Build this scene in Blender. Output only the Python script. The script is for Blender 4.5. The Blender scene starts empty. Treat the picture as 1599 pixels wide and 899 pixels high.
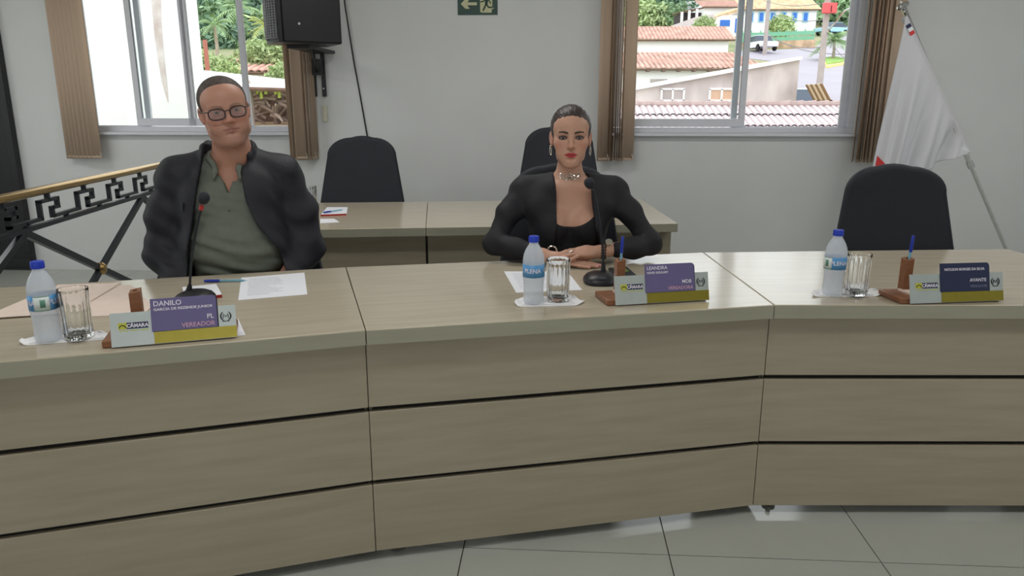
import bpy, math, random
import numpy as np
from mathutils import Vector, Matrix

# ------------------------------------------------------------------ camera, world, light
SC = bpy.context.scene
COL = SC.collection
FRAME_W, FPX = 1599.0, 1150.0
PITCH = math.radians(14.0)
CAMZ = 1.36
cam_d = bpy.data.cameras.new('camera')
cam_d.sensor_width = 36.0
cam_d.lens = 36.0 * FPX / FRAME_W
cam_d.clip_start = 0.05
cam_d.clip_end = 600
cam = bpy.data.objects.new('camera', cam_d)
COL.objects.link(cam)
cam.location = (0, 0, CAMZ)
cam.rotation_euler = (math.radians(90) - PITCH, 0, 0)
SC.camera = cam

world = bpy.data.worlds.new('overcast_sky')
SC.world = world
world.use_nodes = True
_bg = world.node_tree.nodes['Background']
_bg.inputs[0].default_value = (0.97, 0.985, 1.0, 1)
_bg.inputs[1].default_value = 2.4
FILL_W = 19.5            # watts of each added ceiling fill lamp

SC.view_settings.view_transform = 'Standard'
SC.view_settings.look = 'None'
SC.view_settings.gamma = 1.0
SC.view_settings.exposure = 0.0
SC.view_settings.use_curve_mapping = False
SC.cycles.use_denoising = True
SC.cycles.max_bounces = 10
SC.cycles.transparent_max_bounces = 16
SC.cycles.caustics_reflective = False
SC.cycles.caustics_refractive = False
SC.cycles.sample_clamp_indirect = 4.0

# ------------------------------------------------------------------ photo geometry helpers
_f = Vector((0, math.cos(PITCH), -math.sin(PITCH)))
_u = Vector((0, math.sin(PITCH), math.cos(PITCH)))
_r = Vector((1, 0, 0))
EYE = Vector((0, 0, CAMZ))
def ray(x, y):
    return _f + _r * ((x - 799.5) / FPX) + _u * ((449.5 - y) / FPX)
def PY(x, y, Y):
    d = ray(x, y); return EYE + d * (Y / d.y)
def PZ(x, y, z):
    d = ray(x, y); return EYE + d * ((z - CAMZ) / d.z)
WT = math.radians(-3.5)
WO = Vector((0, 5.88, 0))
WU = Vector((math.cos(WT), math.sin(WT), 0))
WV = Vector((-math.sin(WT), math.cos(WT), 0))
def wuz(x, y, v=0.0):                     # wall coordinates (u, z) of what is seen at a pixel
    d = ray(x, y); t = ((WO - EYE).dot(WV) + v) / d.dot(WV)
    p = EYE + d * t
    return (p - WO).dot(WU), p.z
def wpt(u, v, z):
    return WO + WU * u + WV * v + Vector((0, 0, z))

def lin(r, g, b):
    def s(c):
        c /= 255.0
        return c / 12.92 if c <= 0.04045 else ((c + 0.055) / 1.055) ** 2.4
    return (s(r), s(g), s(b), 1.0)

# ------------------------------------------------------------------ materials
def mat(name, col, rough=0.5, metal=0.0, var=0.06, scale=25.0, stretch=(1, 1, 1), bump=0.0, bscale=None,
        spec=0.5, trans=0.0, ior=1.45, coat=0.0, col2=None, detail=4.0, sheen=0.0, attr=None, sss=0.0):
    m = bpy.data.materials.new(name); m.use_nodes = True
    nt = m.node_tree; n = nt.nodes; l = nt.links
    b = n['Principled BSDF']
    b.inputs['Roughness'].default_value = rough
    b.inputs['Metallic'].default_value = metal
    b.inputs['Specular IOR Level'].default_value = spec
    b.inputs['Transmission Weight'].default_value = trans
    b.inputs['IOR'].default_value = ior
    b.inputs['Coat Weight'].default_value = coat
    b.inputs['Sheen Weight'].default_value = sheen
    tc = n.new('ShaderNodeTexCoord'); mp = n.new('ShaderNodeMapping')
    mp.inputs['Scale'].default_value = stretch
    l.new(tc.outputs['Object'], mp.inputs['Vector'])
    nz = n.new('ShaderNodeTexNoise'); nz.inputs['Scale'].default_value = scale; nz.inputs['Detail'].default_value = detail
    l.new(mp.outputs[0], nz.inputs['Vector'])
    mx = n.new('ShaderNodeMix'); mx.data_type = 'RGBA'
    c = col[:3]
    c2 = col2[:3] if col2 else tuple(min(1, k * (1 + var)) for k in c)
    c1 = c if col2 else tuple(k * (1 - var) for k in c)
    mx.inputs[6].default_value = (*c1, 1); mx.inputs[7].default_value = (*c2, 1)
    cr = n.new('ShaderNodeMapRange'); cr.inputs[1].default_value = 0.3; cr.inputs[2].default_value = 0.7
    l.new(nz.outputs['Fac'], cr.inputs[0]); l.new(cr.outputs[0], mx.inputs[0])
    if attr:
        at = n.new('ShaderNodeAttribute'); at.attribute_name = attr
        ml = n.new('ShaderNodeMix'); ml.data_type = 'RGBA'; ml.blend_type = 'MULTIPLY'; ml.inputs[0].default_value = 1
        l.new(at.outputs['Color'], ml.inputs[6]); l.new(mx.outputs[2], ml.inputs[7])
        l.new(ml.outputs[2], b.inputs['Base Color'])
    else:
        l.new(mx.outputs[2], b.inputs['Base Color'])
    if sss:
        b.inputs['Subsurface Weight'].default_value = sss
        b.inputs['Subsurface Radius'].default_value = (0.01, 0.004, 0.002)
        b.inputs['Subsurface Scale'].default_value = 1.0
    if bump:
        bp = n.new('ShaderNodeBump'); bp.inputs['Strength'].default_value = bump; bp.inputs['Distance'].default_value = 0.01
        n2 = n.new('ShaderNodeTexNoise'); n2.inputs['Scale'].default_value = bscale or scale * 4; n2.inputs['Detail'].default_value = 6
        l.new(mp.outputs[0], n2.inputs['Vector']); l.new(n2.outputs['Fac'], bp.inputs['Height'])
        l.new(bp.outputs[0], b.inputs['Normal'])
    return m

def mat_mix_transparent(name, col, fac, rough=0.2, translucent=0.0, gloss=True):
    """thin see-through sheet: part clear, part coloured"""
    m = bpy.data.materials.new(name); m.use_nodes = True
    nt = m.node_tree; n = nt.nodes; l = nt.links
    b = n['Principled BSDF']; b.inputs['Base Color'].default_value = col; b.inputs['Roughness'].default_value = rough
    nz = n.new('ShaderNodeTexNoise'); nz.inputs['Scale'].default_value = 30
    t = n.new('ShaderNodeBsdfTransparent')
    mx = n.new('ShaderNodeMixShader')
    mr = n.new('ShaderNodeMapRange'); mr.inputs[3].default_value = max(0, fac - .04); mr.inputs[4].default_value = min(1, fac + .04)
    l.new(nz.outputs['Fac'], mr.inputs[0]); l.new(mr.outputs[0], mx.inputs[0])
    l.new(t.outputs[0], mx.inputs[1])
    src = b.outputs[0]
    if translucent:
        tl = n.new('ShaderNodeBsdfTranslucent'); tl.inputs[0].default_value = col
        m2 = n.new('ShaderNodeMixShader'); m2.inputs[0].default_value = translucent
        l.new(b.outputs[0], m2.inputs[1]); l.new(tl.outputs[0], m2.inputs[2]); src = m2.outputs[0]
    l.new(src, mx.inputs[2])
    l.new(mx.outputs[0], n['Material Output'].inputs[0])
    return m

def mat_pane(name):
    m = bpy.data.materials.new(name); m.use_nodes = True
    nt = m.node_tree; n = nt.nodes; l = nt.links
    n.remove(n['Principled BSDF'])
    t = n.new('ShaderNodeBsdfTransparent'); t.inputs[0].default_value = (0.96, 0.98, 0.98, 1)
    g = n.new('ShaderNodeBsdfGlossy'); g.inputs['Roughness'].default_value = 0.02
    mx = n.new('ShaderNodeMixShader'); lw = n.new('ShaderNodeFresnel'); lw.inputs[0].default_value = 1.25
    l.new(lw.outputs[0], mx.inputs[0]); l.new(t.outputs[0], mx.inputs[1]); l.new(g.outputs[0], mx.inputs[2])
    l.new(mx.outputs[0], n['Material Output'].inputs[0])
    return m

M = {}
M['wall'] = mat('wall_paint', lin(210, 212, 212), 0.55, var=0.02, scale=3, bump=0.03, bscale=60)
M['ceil'] = mat('ceiling_paint', lin(235, 235, 232), 0.8, var=0.01)
M['tile'] = mat('porcelain_tile', lin(178, 181, 174), 0.12, var=0.03, scale=4, spec=0.6)
M['grout'] = mat('grout', lin(120, 116, 104), 0.9)
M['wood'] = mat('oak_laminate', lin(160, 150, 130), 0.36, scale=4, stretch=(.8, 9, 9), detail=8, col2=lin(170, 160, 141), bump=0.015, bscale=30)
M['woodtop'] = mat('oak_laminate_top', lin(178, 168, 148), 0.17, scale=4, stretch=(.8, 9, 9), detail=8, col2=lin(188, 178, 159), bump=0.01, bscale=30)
M['edge'] = mat('edge_band', lin(160, 158, 140), 0.4, scale=6, stretch=(1, 8, 8), var=.05)
M['dark'] = mat('dark_recess', lin(30, 27, 23), 0.8)
M['steel'] = mat('brushed_steel', lin(190, 190, 188), 0.28, 1.0)
M['chrome'] = mat('chrome', lin(215, 215, 215), 0.12, 1.0)
M['alu'] = mat('window_aluminium', lin(216, 218, 226), 0.42, 0.0, var=0.02)
M['pane'] = mat_pane('window_glass')
M['blind'] = mat_mix_transparent('blind_fabric', lin(212, 190, 168), 0.985, 0.8, translucent=0.3)
M['blindw'] = mat('blind_weight', lin(205, 200, 190), 0.5)
M['black'] = mat('black_fabric', lin(31, 33, 42), 0.7, var=0.12, scale=120, bump=0.08, bscale=400)
M['blackp'] = mat('black_plastic', lin(27, 27, 32), 0.4, var=0.08)
M['iron'] = mat('black_iron', lin(38, 42, 48), 0.32, 0.3)
M['brass'] = mat('polished_brass', lin(170, 140, 90), 0.22, 0.9)
M['white'] = mat('white_paper', lin(232, 234, 240), 0.6, var=0.01)
M['tissue'] = mat('tissue', lin(238, 238, 240), 0.85, var=0.02, bump=0.2, bscale=90)
M['brown'] = mat('varnished_wood', lin(134, 88, 60), 0.35, scale=8, stretch=(1, 10, 10), var=0.2)
M['blackdoor'] = mat('black_panel_paint', lin(34, 35, 37), 0.45, var=0.1)
M['blue'] = mat('blue_plastic', lin(28, 52, 160), 0.35)
M['bluec'] = mat('bottle_cap_blue', lin(30, 60, 185), 0.4)
M['penclear'] = mat('clear_pen_barrel', lin(120, 175, 200), 0.2)
M['bottle'] = mat_mix_transparent('frosted_bottle', lin(232, 238, 246), 0.62, 0.18, translucent=0.5)
M['lblue'] = mat('label_blue', lin(84, 150, 204), 0.4)
M['lwhite'] = mat('label_white', lin(220, 230, 226), 0.4)
M['lgreen'] = mat('label_green', lin(90, 140, 120), 0.4)
M['glass'] = mat('tumbler_glass', (0.97, 0.98, 0.98, 1), 0.02, trans=1.0, ior=1.45, var=0.0)
M['silverp'] = mat('satin_aluminium_plate', lin(188, 196, 194), 0.35, 0.35, var=0.03)
M['gold'] = mat('gold_strip', lin(158, 146, 58), 0.3, 0.55)
M['purple'] = mat('purple_card', lin(104, 96, 140), 0.45, var=0.03)
M['navy'] = mat('navy_card', lin(38, 46, 78), 0.45, var=0.03)
M['ink'] = mat('dark_ink', lin(40, 44, 50), 0.5)
M['printw'] = mat('white_print', lin(225, 220, 232), 0.5)
M['printp'] = mat('pink_print', lin(205, 160, 185), 0.5)
M['printgrey'] = mat('grey_print', lin(110, 115, 140), 0.6)
M['yellowg'] = mat('logo_yellow', lin(196, 196, 70), 0.5)
M['kraft'] = mat('pink_kraft_paper', lin(226, 208, 196), 0.6, var=0.03)
M['red'] = mat('red_edge', lin(170, 40, 40), 0.5)
M['cream'] = mat('cream_plastic', lin(214, 212, 190), 0.5)
M['signg'] = mat('sign_green', lin(40, 70, 62), 0.5)
M['signc'] = mat('sign_cream', lin(198, 198, 160), 0.5)
M['flag'] = mat_mix_transparent('flag_cloth', lin(228, 228, 232), 0.99, 0.8, translucent=0.3)
M['flagred'] = mat('flag_red', lin(205, 60, 60), 0.8)
M['grille'] = mat('speaker_grille', lin(150, 150, 155), 0.4, 0.6)

# ------------------------------------------------------------------ mesh builder
class MB:
    def __init__(s): s.v = []; s.f = []
    def add(s, vs, fs):
        o = len(s.v); s.v += [Vector(p) for p in vs]; s.f += [tuple(i + o for i in q) for q in fs]; return s
    def box(s, c, d, R=None):
        c = Vector(c); h = Vector(d) / 2
        vs = [Vector((x * h.x, y * h.y, z * h.z)) for x in (-1, 1) for y in (-1, 1) for z in (-1, 1)]
        if R is not None: vs = [R @ p for p in vs]
        return s.add([c + p for p in vs], [(0, 1, 3, 2), (4, 6, 7, 5), (0, 4, 5, 1), (2, 3, 7, 6), (0, 2, 6, 4), (1, 5, 7, 3)])
    def prism(s, poly, z0, z1):
        n = len(poly)
        vs = [(p[0], p[1], z0) for p in poly] + [(p[0], p[1], z1) for p in poly]
        fs = [tuple(range(n - 1, -1, -1)), tuple(range(n, 2 * n))] + [(i, (i + 1) % n, n + (i + 1) % n, n + i) for i in range(n)]
        return s.add(vs, fs)
    def loft(s, rings, cap=True, closed=True):
        n = len(rings[0]); vs = [p for r in rings for p in r]; fs = []
        m = n if closed else n - 1
        for k in range(len(rings) - 1):
            for i in range(m):
                j = (i + 1) % n
                fs.append((k * n + i, k * n + j, (k + 1) * n + j, (k + 1) * n + i))
        if cap:
            fs.append(tuple(range(n - 1, -1, -1))); b = (len(rings) - 1) * n
            fs.append(tuple(b + i for i in range(n)))
        return s.add(vs, fs)
    def tube(s, path, r, n=8, cap=True, closed=False):
        path = [Vector(p) for p in path]; N = len(path); rings = []
        rr = r if isinstance(r, (list, tuple)) else [r] * N
        up = None
        for i in range(N):
            if closed: t = path[(i + 1) % N] - path[i - 1]
            else: t = path[min(i + 1, N - 1)] - path[max(i - 1, 0)]
            t.normalize()
            if up is None:
                up = Vector((0, 0, 1)) if abs(t.z) < .9 else Vector((1, 0, 0))
            a = t.cross(up).normalized(); b = a.cross(t).normalized(); up = b
            rings.append([path[i] + (a * math.cos(q) + b * math.sin(q)) * rr[i] for q in [2 * math.pi * k / n for k in range(n)]])
        if closed: rings.append(rings[0]); cap = False
        return s.loft(rings, cap)
    def lathe(s, prof, n=24, c=(0, 0, 0), cap=True):
        c = Vector(c)
        return s.loft([[c + Vector((r * math.cos(2 * math.pi * k / n), r * math.sin(2 * math.pi * k / n), z)) for k in range(n)] for r, z in prof], cap)
    def grid(s, fn, nu, nv):
        vs = [fn(i / nu, j / nv) for j in range(nv + 1) for i in range(nu + 1)]
        return s.add(vs, [(j * (nu + 1) + i, j * (nu + 1) + i + 1, (j + 1) * (nu + 1) + i + 1, (j + 1) * (nu + 1) + i) for j in range(nv) for i in range(nu)])
    def mesh(s, name, smooth=False, ang=35):
        me = bpy.data.meshes.new(name)
        me.from_pydata([tuple(p) for p in s.v], [], s.f); me.validate(); me.update()
        import bmesh
        bm = bmesh.new(); bm.from_mesh(me); bmesh.ops.recalc_face_normals(bm, faces=bm.faces); bm.to_mesh(me); bm.free()
        if smooth:
            me.polygons.foreach_set('use_smooth', [True] * len(me.polygons)); me.set_sharp_from_angle(angle=math.radians(ang))
        return me
    def build(s, name, m, parent=None, loc=(0, 0, 0), rz=0.0, smooth=False, bevel=0.0, solid=0.0, ang=35, rot=None):
        o = bpy.data.objects.new(name, s.mesh(name, smooth or bevel > 0, ang)); COL.objects.link(o)
        o.data.materials.append(M[m] if isinstance(m, str) else m)
        o.location = loc; o.rotation_euler = rot if rot else (0, 0, rz); o.parent = parent
        if solid:
            q = o.modifiers.new('thickness', 'SOLIDIFY'); q.thickness = solid; q.offset = 0
        if bevel:
            q = o.modifiers.new('edges', 'BEVEL'); q.width = bevel; q.segments = 2; q.limit_method = 'ANGLE'
        return o

def tag(o, label=None, cat=None, group=None, kind=None):
    if label: o['label'] = label
    if cat: o['category'] = cat
    if group: o['group'] = group
    if kind: o['kind'] = kind
    return o
def empty(name, loc=(0, 0, 0), rz=0.0):
    o = bpy.data.objects.new(name, None); COL.objects.link(o); o.location = loc; o.rotation_euler = (0, 0, rz); o.empty_display_size = .1
    return o
def copy_tree(o, parent=None):
    c = o.copy(); COL.objects.link(c); c.parent = parent
    for ch in o.children: copy_tree(ch, c)
    return c
def text_mesh(body, size, align='LEFT', bold=0.0, xs=1.0):
    cu = bpy.data.curves.new('t', 'FONT'); cu.body = body; cu.size = size; cu.align_x = align; cu.offset = bold; cu.resolution_u = 3
    ob = bpy.data.objects.new('t', cu); COL.objects.link(ob)
    dg = bpy.context.evaluated_depsgraph_get(); dg.update()
    me = bpy.data.meshes.new_from_object(ob.evaluated_get(dg))
    vs = [Vector((v.co.x * xs, v.co.y, 0)) for v in me.vertices]; fs = [tuple(p.vertices) for p in me.polygons]
    bpy.data.objects.remove(ob); bpy.data.curves.remove(cu); bpy.data.meshes.remove(me)
    mb = MB(); mb.add(vs, fs); return mb
def xform(mb, fn):
    mb.v = [fn(p) for p in mb.v]; return mb
def Rz(a): return Matrix.Rotation(a, 3, 'Z')
def Rx(a): return Matrix.Rotation(a, 3, 'X')
def Ry(a): return Matrix.Rotation(a, 3, 'Y')
# ================================================================== THE ROOM
UL, UR, YB, ZC = -5.6, 5.0, -4.2, 3.0
# back wall with two window openings (wall coordinates)
w1 = (wuz(118, 150)[0], wuz(474, 150)[0]); w2 = (wuz(952, 150)[0], wuz(1340, 150)[0])
ZS = wuz(800, 207)[1]; ZT = 2.42
def wall_with_holes(name, u0, u1, holes, loc, rz, th=0.2):
    us = sorted({u0, u1, *[h[0] for h in holes], *[h[1] for h in holes]}); zs = sorted({-.1, ZC, *[h[2] for h in holes], *[h[3] for h in holes]})
    mb = MB()
    for i in range(len(us) - 1):
        for j in range(len(zs) - 1):
            uc = (us[i] + us[i + 1]) / 2; zc = (zs[j] + zs[j + 1]) / 2
            if any(h[0] < uc < h[1] and h[2] < zc < h[3] for h in holes): continue
            mb.box((uc, th / 2, zc), (us[i + 1] - us[i], th, zs[j + 1] - zs[j]))
    return tag(mb.build(name, 'wall', None, loc, rz), kind='structure')
wall_with_holes('wall_back', UL, UR, [(w1[0], w1[1], ZS, ZT), (w2[0], w2[1], ZS, ZT)], WO, WT)
pl, pr = wpt(UL, 0, 0), wpt(UR, 0, 0)
L = 10.6
wall_with_holes('wall_left', 0, L, [(L - 4.6, L - 1.9, 1.0, 2.4)], pl - WV * L, WT + math.pi / 2)  # unseen side opening added to let daylight in from the left
tag(MB().box((.1, -L / 2, ZC / 2 - .05), (.2, L, ZC + .1)).build('wall_right', 'wall', None, pr, WT), kind='structure')
wall_with_holes('wall_front', UL, UR, [(-4.2, -.8, .9, 2.5), (.5, 3.9, .9, 2.5)], WO - WV * (L + .2), WT)  # openings added behind the camera so daylight reaches the room
tag(MB().box(((UL + UR) / 2, -L / 2, ZC + .06), (UR - UL + .4, L + .6, .1)).build('ceiling', 'ceil', None, WO, WT), kind='structure')
floor = tag(MB().box(((UL + UR) / 2, -L / 2, -.06), (UR - UL, L, .1)).build('floor', 'grout', None, WO, WT), kind='structure')
P_ = .643
tile = MB().box((0, 0, -.005), (P_ - .004, P_ - .004, .010)).mesh('tile'); tile.materials.append(M['tile'])
g0 = PZ(727, 840, 0) - WO
gu, gv = g0.dot(WU), g0.dot(WV)
iu = int((gu - UL) / P_) + 1; iv = int((gv + L) / P_) + 1
for a in range(-iu, 20):
    for b in range(-iv, 20):
        u = gu + (a + .5) * P_; v = gv + (b + .42) * P_
        if UL - .25 < u < UR + .25 and -L - .25 < v < .25:
            o = bpy.data.objects.new('tile', tile); COL.objects.link(o); o.parent = floor; o.location = (u, v, 0)
# unseen fill lamps added at the ceiling, boxed like flush fluorescents
for k, (u, v) in enumerate([(-3.8, -4.8), (-.3, -4.8), (3.2, -4.8), (-3.8, -2.1), (-.3, -2.1), (3.2, -2.1)]):
    t = empty('ceiling_fill_lamp', wpt(u, v, ZC), WT)
    tag(t, 'white fill lamp box added on the ceiling out of view', 'lamp', 'added ceiling fill lamps')
    MB().box((0, 0, -.01), (1.3, .36, .04)).build('housing', 'white', t)
    em = bpy.data.materials.get('fill_diffuser')
    if not em:
        em = bpy.data.materials.new('fill_diffuser'); em.use_nodes = True
        b_ = em.node_tree.nodes['Principled BSDF']; b_.inputs['Emission Color'].default_value = (1, .98, .94, 1); b_.inputs['Emission Strength'].default_value = 2.0
    MB().box((0, 0, -.04), (1.22, .28, .02)).build('diffuser', em, t)
    ld = bpy.data.lights.new('fill_light', 'AREA'); ld.shape = 'RECTANGLE'; ld.size = 1.2; ld.size_y = .28; ld.energy = FILL_W; ld.color = (1, .985, .97)
    lo = bpy.data.objects.new('fill_light', ld); COL.objects.link(lo); lo.parent = t; lo.location = (0, 0, -.055)

# windows
def window(name, u0, u1, sashes, v0=.07):
    root = tag(empty(name, wpt(0, 0, 0), WT), kind='structure')
    fw = .045
    mb = MB()
    mb.box(((u0 + u1) / 2, v0 + .02, ZS + .02), (u1 - u0, .11, .04)); mb.box(((u0 + u1) / 2, v0 + .02, ZT - .02), (u1 - u0, .11, .04))
    mb.box((u0 + .02, v0 + .02, (ZS + ZT) / 2), (.04, .11, ZT - ZS - .08)); mb.box((u1 - .02, v0 + .02, (ZS + ZT) / 2), (.04, .11, ZT - ZS - .08))
    mb.build('frame', 'alu', root, bevel=.003)
    MB().box(((u0 + u1) / 2, -.012, ZS - .012), (u1 - u0 + .06, .07, .022)).build('sill', 'alu', root, bevel=.003)
    for (a, b, inner) in sashes:
        v = v0 if inner else v0 + .045
        zb = ZS + (.045 if inner else .012); m = MB(); s = fw
        bot = .06 if inner else .035
        m.box(((a + b) / 2, v, zb + bot / 2), (b - a, .028, bot)); m.box(((a + b) / 2, v, ZT - .05), (b - a, .028, .05))
        for x in (a + s / 2, b - s / 2): m.box((x, v, (zb + bot + ZT - .075) / 2), (s, .028, ZT - .075 - zb - bot))
        so = m.build('sash', 'alu', root, bevel=.002)
        MB().box(((a + b) / 2, v, (zb + bot + ZT - .075) / 2), (b - a - 2 * s + .01, .004, ZT - .075 - zb - bot + .01)).build('pane', 'pane', so)
    return root
def U(px, py=100, v=.08): return wuz(px, py, v)[0]
window('window_1', w1[0], w1[1], [(w1[0] + .04, U(224), False), (U(206), U(300), True), (U(288), U(386), True), (U(374), w1[1] - .04, False)])
window('window_2', w2[0], w2[1], [(w2[0] + .04, U(1168), True), (U(1148), w2[1] - .04, False)])

# vertical blinds
def blind(label, slats, zb, seed, cord=None):
    rnd = random.Random(seed)
    us = [s[0] for s in slats]; uc = sum(us) / len(us)
    root = tag(empty('vertical_blind', wpt(uc, -.075, 0), WT), label, 'blind', 'brown vertical blinds')
    zt = 2.5
    MB().box((0, 0, zt + .02), (max(us) - min(us) + .2, .05, .04)).build('headrail', 'alu', root)
    for (u, a, dv) in slats:
        w = .089; A = math.radians(a); d = Vector((math.cos(A), math.sin(A), 0)); nrm = Vector((-d.y, d.x, 0))
        c = Vector((u - uc, dv, 0))
        jit = rnd.uniform(-.006, .006)
        def fn(s, t, d=d, nrm=nrm, c=c, jit=jit):
            q = (s - .5) * w
            return c + d * q + nrm * (.006 * (1 - (2 * s - 1) ** 2)) + Vector((0, 0, zb + jit + t * (zt - zb - jit))) + Vector((jit * (1 - t), 0, 0))
        sl = MB().grid(fn, 6, 1).build('slat', 'blind', root, smooth=True, solid=.0012)
        MB().box(c + nrm * .004 + Vector((0, 0, zb + .014)), (.074, .006, .016), Rz(A)).build('bottom_weight', 'blind', sl)
        p0 = c + d * .036
        MB().tube([p0 + Vector((0, 0, zb + .05)), p0 + Vector((.004, -.004, zb + .03)), p0 + Vector((.008, -.006, zb + .016)), p0 + Vector((.004, -.004, zb + .006))], .0028, 5).build('chain_clip', 'blindw', sl)
    if cord:
        a, b = cord
        MB().tube([Vector((a - uc, -.03, 1.9)), Vector((a - uc + .004, -.03, 1.4)), Vector((b - uc, -.03, 1.22)), Vector((b - uc + .012, -.03, 1.235)), Vector((a - uc + .02, -.03, 1.9))], .0025, 5).build('pull_cord', 'blindw', root)
    return root
ZB = wuz(800, 250, -.07)[1]
def ub(px): return wuz(px, 245, -.075)[0]
blind('brown vertical blind with wide flat slats beside black panel', [(ub(111), 4, .02), (ub(118), 5, .012), (ub(125), 4, .004), (ub(132), 6, -.004), (ub(139), 4, -.012), (ub(147), 5, -.02), (ub(154), 7, -.028)], ZB, 1)
blind('brown vertical blind hanging below the black loudspeaker', [(ub(459), 40, .03), (ub(463), 60, .0), (ub(473), 10, -.016), (ub(478), 20, .012), (ub(482), 30, .03), (ub(489), 65, -.02), (ub(492), 70, .01)], ZB, 2, cord=(ub(486), ub(487)))
blind('brown vertical blind hanging behind the woman at the window edge', [(ub(941), 10, -.01), (ub(947), 30, .01), (ub(954), 70, .0), (ub(959), 80, -.005), (ub(963), 84, .01), (ub(967), 80, -.01), (ub(971), 72, .005), (ub(979), 12, -.02)], ZB, 3)
blind('brown vertical blind hanging behind the white flag', [(ub(1334), 65, .02), (ub(1340), 50, -.01), (ub(1347), 75, .0), (ub(1352), 80, .01), (ub(1357), 84, -.01), (ub(1362), 76, .0), (ub(1370), 30, .012), (ub(1378), 14, -.012)], ZB, 4)

# wall fittings
u, z = wuz(508, 177)
s = tag(empty('wall_cover_plate', wpt(u, 0, z), WT), 'small cream plastic cover plate on the wall beside the blind', 'wall plate')
MB().box((0, -.006, 0), (.036, .012, .125)).build('plate', 'cream', s, bevel=.003)
MB().box((0, -.013, 0), (.018, .004, .05)).build('insert', 'cream', s, bevel=.001)
cab = [wuz(*p) for p in [(534, -60), (539, 5), (546, 50), (553, 95), (561, 140), (568, 180), (574, 213), (578, 260), (580, 330)]]
c0 = wpt(cab[-1][0], 0, 0)
mb = MB().tube([Vector((a - cab[-1][0], -.008 - .004 * math.sin(i), b)) for i, (a, b) in enumerate(cab)], .006, 6)
tag(mb.build('speaker_cable', 'blackp', None, c0, WT, smooth=True), 'thin black cable running down the wall', 'cable')
# exit sign
u0, zb = wuz(715, 23.5); u1, _ = wuz(777, 23.5)
sw = u1 - u0; sh = sw * .53
s = tag(empty('exit_sign', wpt(u0, 0, zb), WT), 'green emergency exit sign with arrow and running figure', 'sign')
MB().box((sw / 2, -.003, sh / 2), (sw, .006, sh)).build('panel', 'signg', s)
k = sw / 62.0          # one photo pixel on the sign
def flat(name, poly, m, par, v=-.0075):
    mb = MB(); vs = [Vector((x * k, v, z_ * k)) for x, z_ in poly]; vs2 = [p + Vector((0, .0015, 0)) for p in vs]
    n = len(vs); mb.add(vs + vs2, [tuple(range(n)), tuple(range(2 * n - 1, n - 1, -1))] + [(i, (i + 1) % n, n + (i + 1) % n, n + i) for i in range(n)])
    return mb.build(name, m, par)
flat('arrow', [(5, 16), (12, 23), (19, 23), (15, 18.2), (30, 18.2), (30, 14), (15, 14), (19, 9), (12, 9)], 'signc', s)
flat('doorway', [(35, 4.5), (37, 3), (53, 3), (53, 8), (56.5, 9), (54, 11), (54, 30), (35, 30)], 'signc', s)
r_ = .0085
fig = MB()
def limb(pts, r): fig.tube([Vector((x * k, -.0085, z_ * k)) for x, z_ in pts], r * k, 6)
limb([(46, 23), (44.5, 16)], 2.2); limb([(44.5, 16), (48, 11), (54, 10.5)], 1.2); limb([(44.5, 16), (42, 10.5), (39.5, 6)], 1.2)
limb([(46, 23), (41, 20), (35.5, 18.5)], .9); limb([(46, 23), (50, 19.5), (51.5, 16)], .9)
fig.lathe([(0.01 * k, -.001), (2 * k, -.001), (2 * k, .001), (.01 * k, .001)], 12, (47.5 * k, -.0085, 27 * k))
fig.build('running_figure', 'signg', s)

# black panel at the far left
u0, _ = wuz(53, 425, -.06)
t = tag(empty('tall_panel', wpt(u0, -.06, 0), WT), 'tall matt black panel standing near the wall beside the brass railing', 'panel')
MB().box((-.55, .03, 1.2), (1.1, .05, 2.4)).build('board', 'blackdoor', t, bevel=.004)
for z0 in (.06, 2.3): MB().box((-.55, .002, z0), (1.08, .012, .07)).build('rail', 'blackdoor', t, bevel=.003)
for x0 in (-.03, -1.07): MB().box((x0, .002, 1.2), (.06, .012, 2.1)).build('stile', 'blackdoor', t, bevel=.003)

# ================================================================== RAILING
RZ = math.radians(5.2)
rail = tag(empty('stair_railing', (-2.300, 3.521, 0), RZ), 'black iron railing with brass handrail and Greek key band', 'railing')
y0, y1 = -1.55, 2.52
ZH, ZL, ZBt = .95, .785, .11
MB().tube([(0, y0, ZH), (0, y1, ZH)], .022, 14).build('handrail', 'brass', rail, smooth=True)
MB().box((0, (y0 + y1) / 2, ZL), (.03, y1 - y0, .022)).build('middle_rail', 'iron', rail)
MB().box((0, (y0 + y1) / 2, ZBt), (.03, y1 - y0, .022)).build('bottom_rail', 'iron', rail)
PL = 1.40
for yy in (y0, -.1, 1.3, y1):
    MB().box((0, yy, ZBt / 2 - .006), (.028, .028, ZBt - .012)).build('post', 'iron', rail)
for yy in (-.1 - PL, -.1, 1.3):
    pl_ = PL if yy < 1 else y1 - yy
    for (a, b) in (((yy, ZL - .012), (yy + pl_, ZBt + .012)), ((yy, ZBt + .012), (yy + pl_, ZL - .012))):
        d = Vector((0, b[0] - a[0], b[1] - a[1])); ang = math.atan2(d.z, d.y)
        MB().box((0, (a[0] + b[0]) / 2, (a[1] + b[1]) / 2), (.024, d.length, .034), Rx(ang)).build('brace', 'iron', rail)
    MB().lathe([(.002, -.03), (.024, -.026), (.036, -.012), (.036, .012), (.024, .026), (.002, .03)], 14).build('rosette', 'brass', rail, (0, yy + pl_ / 2, (ZL + ZBt) / 2), rot=(0, math.radians(90), 0), smooth=True)
KP = .385
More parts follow.
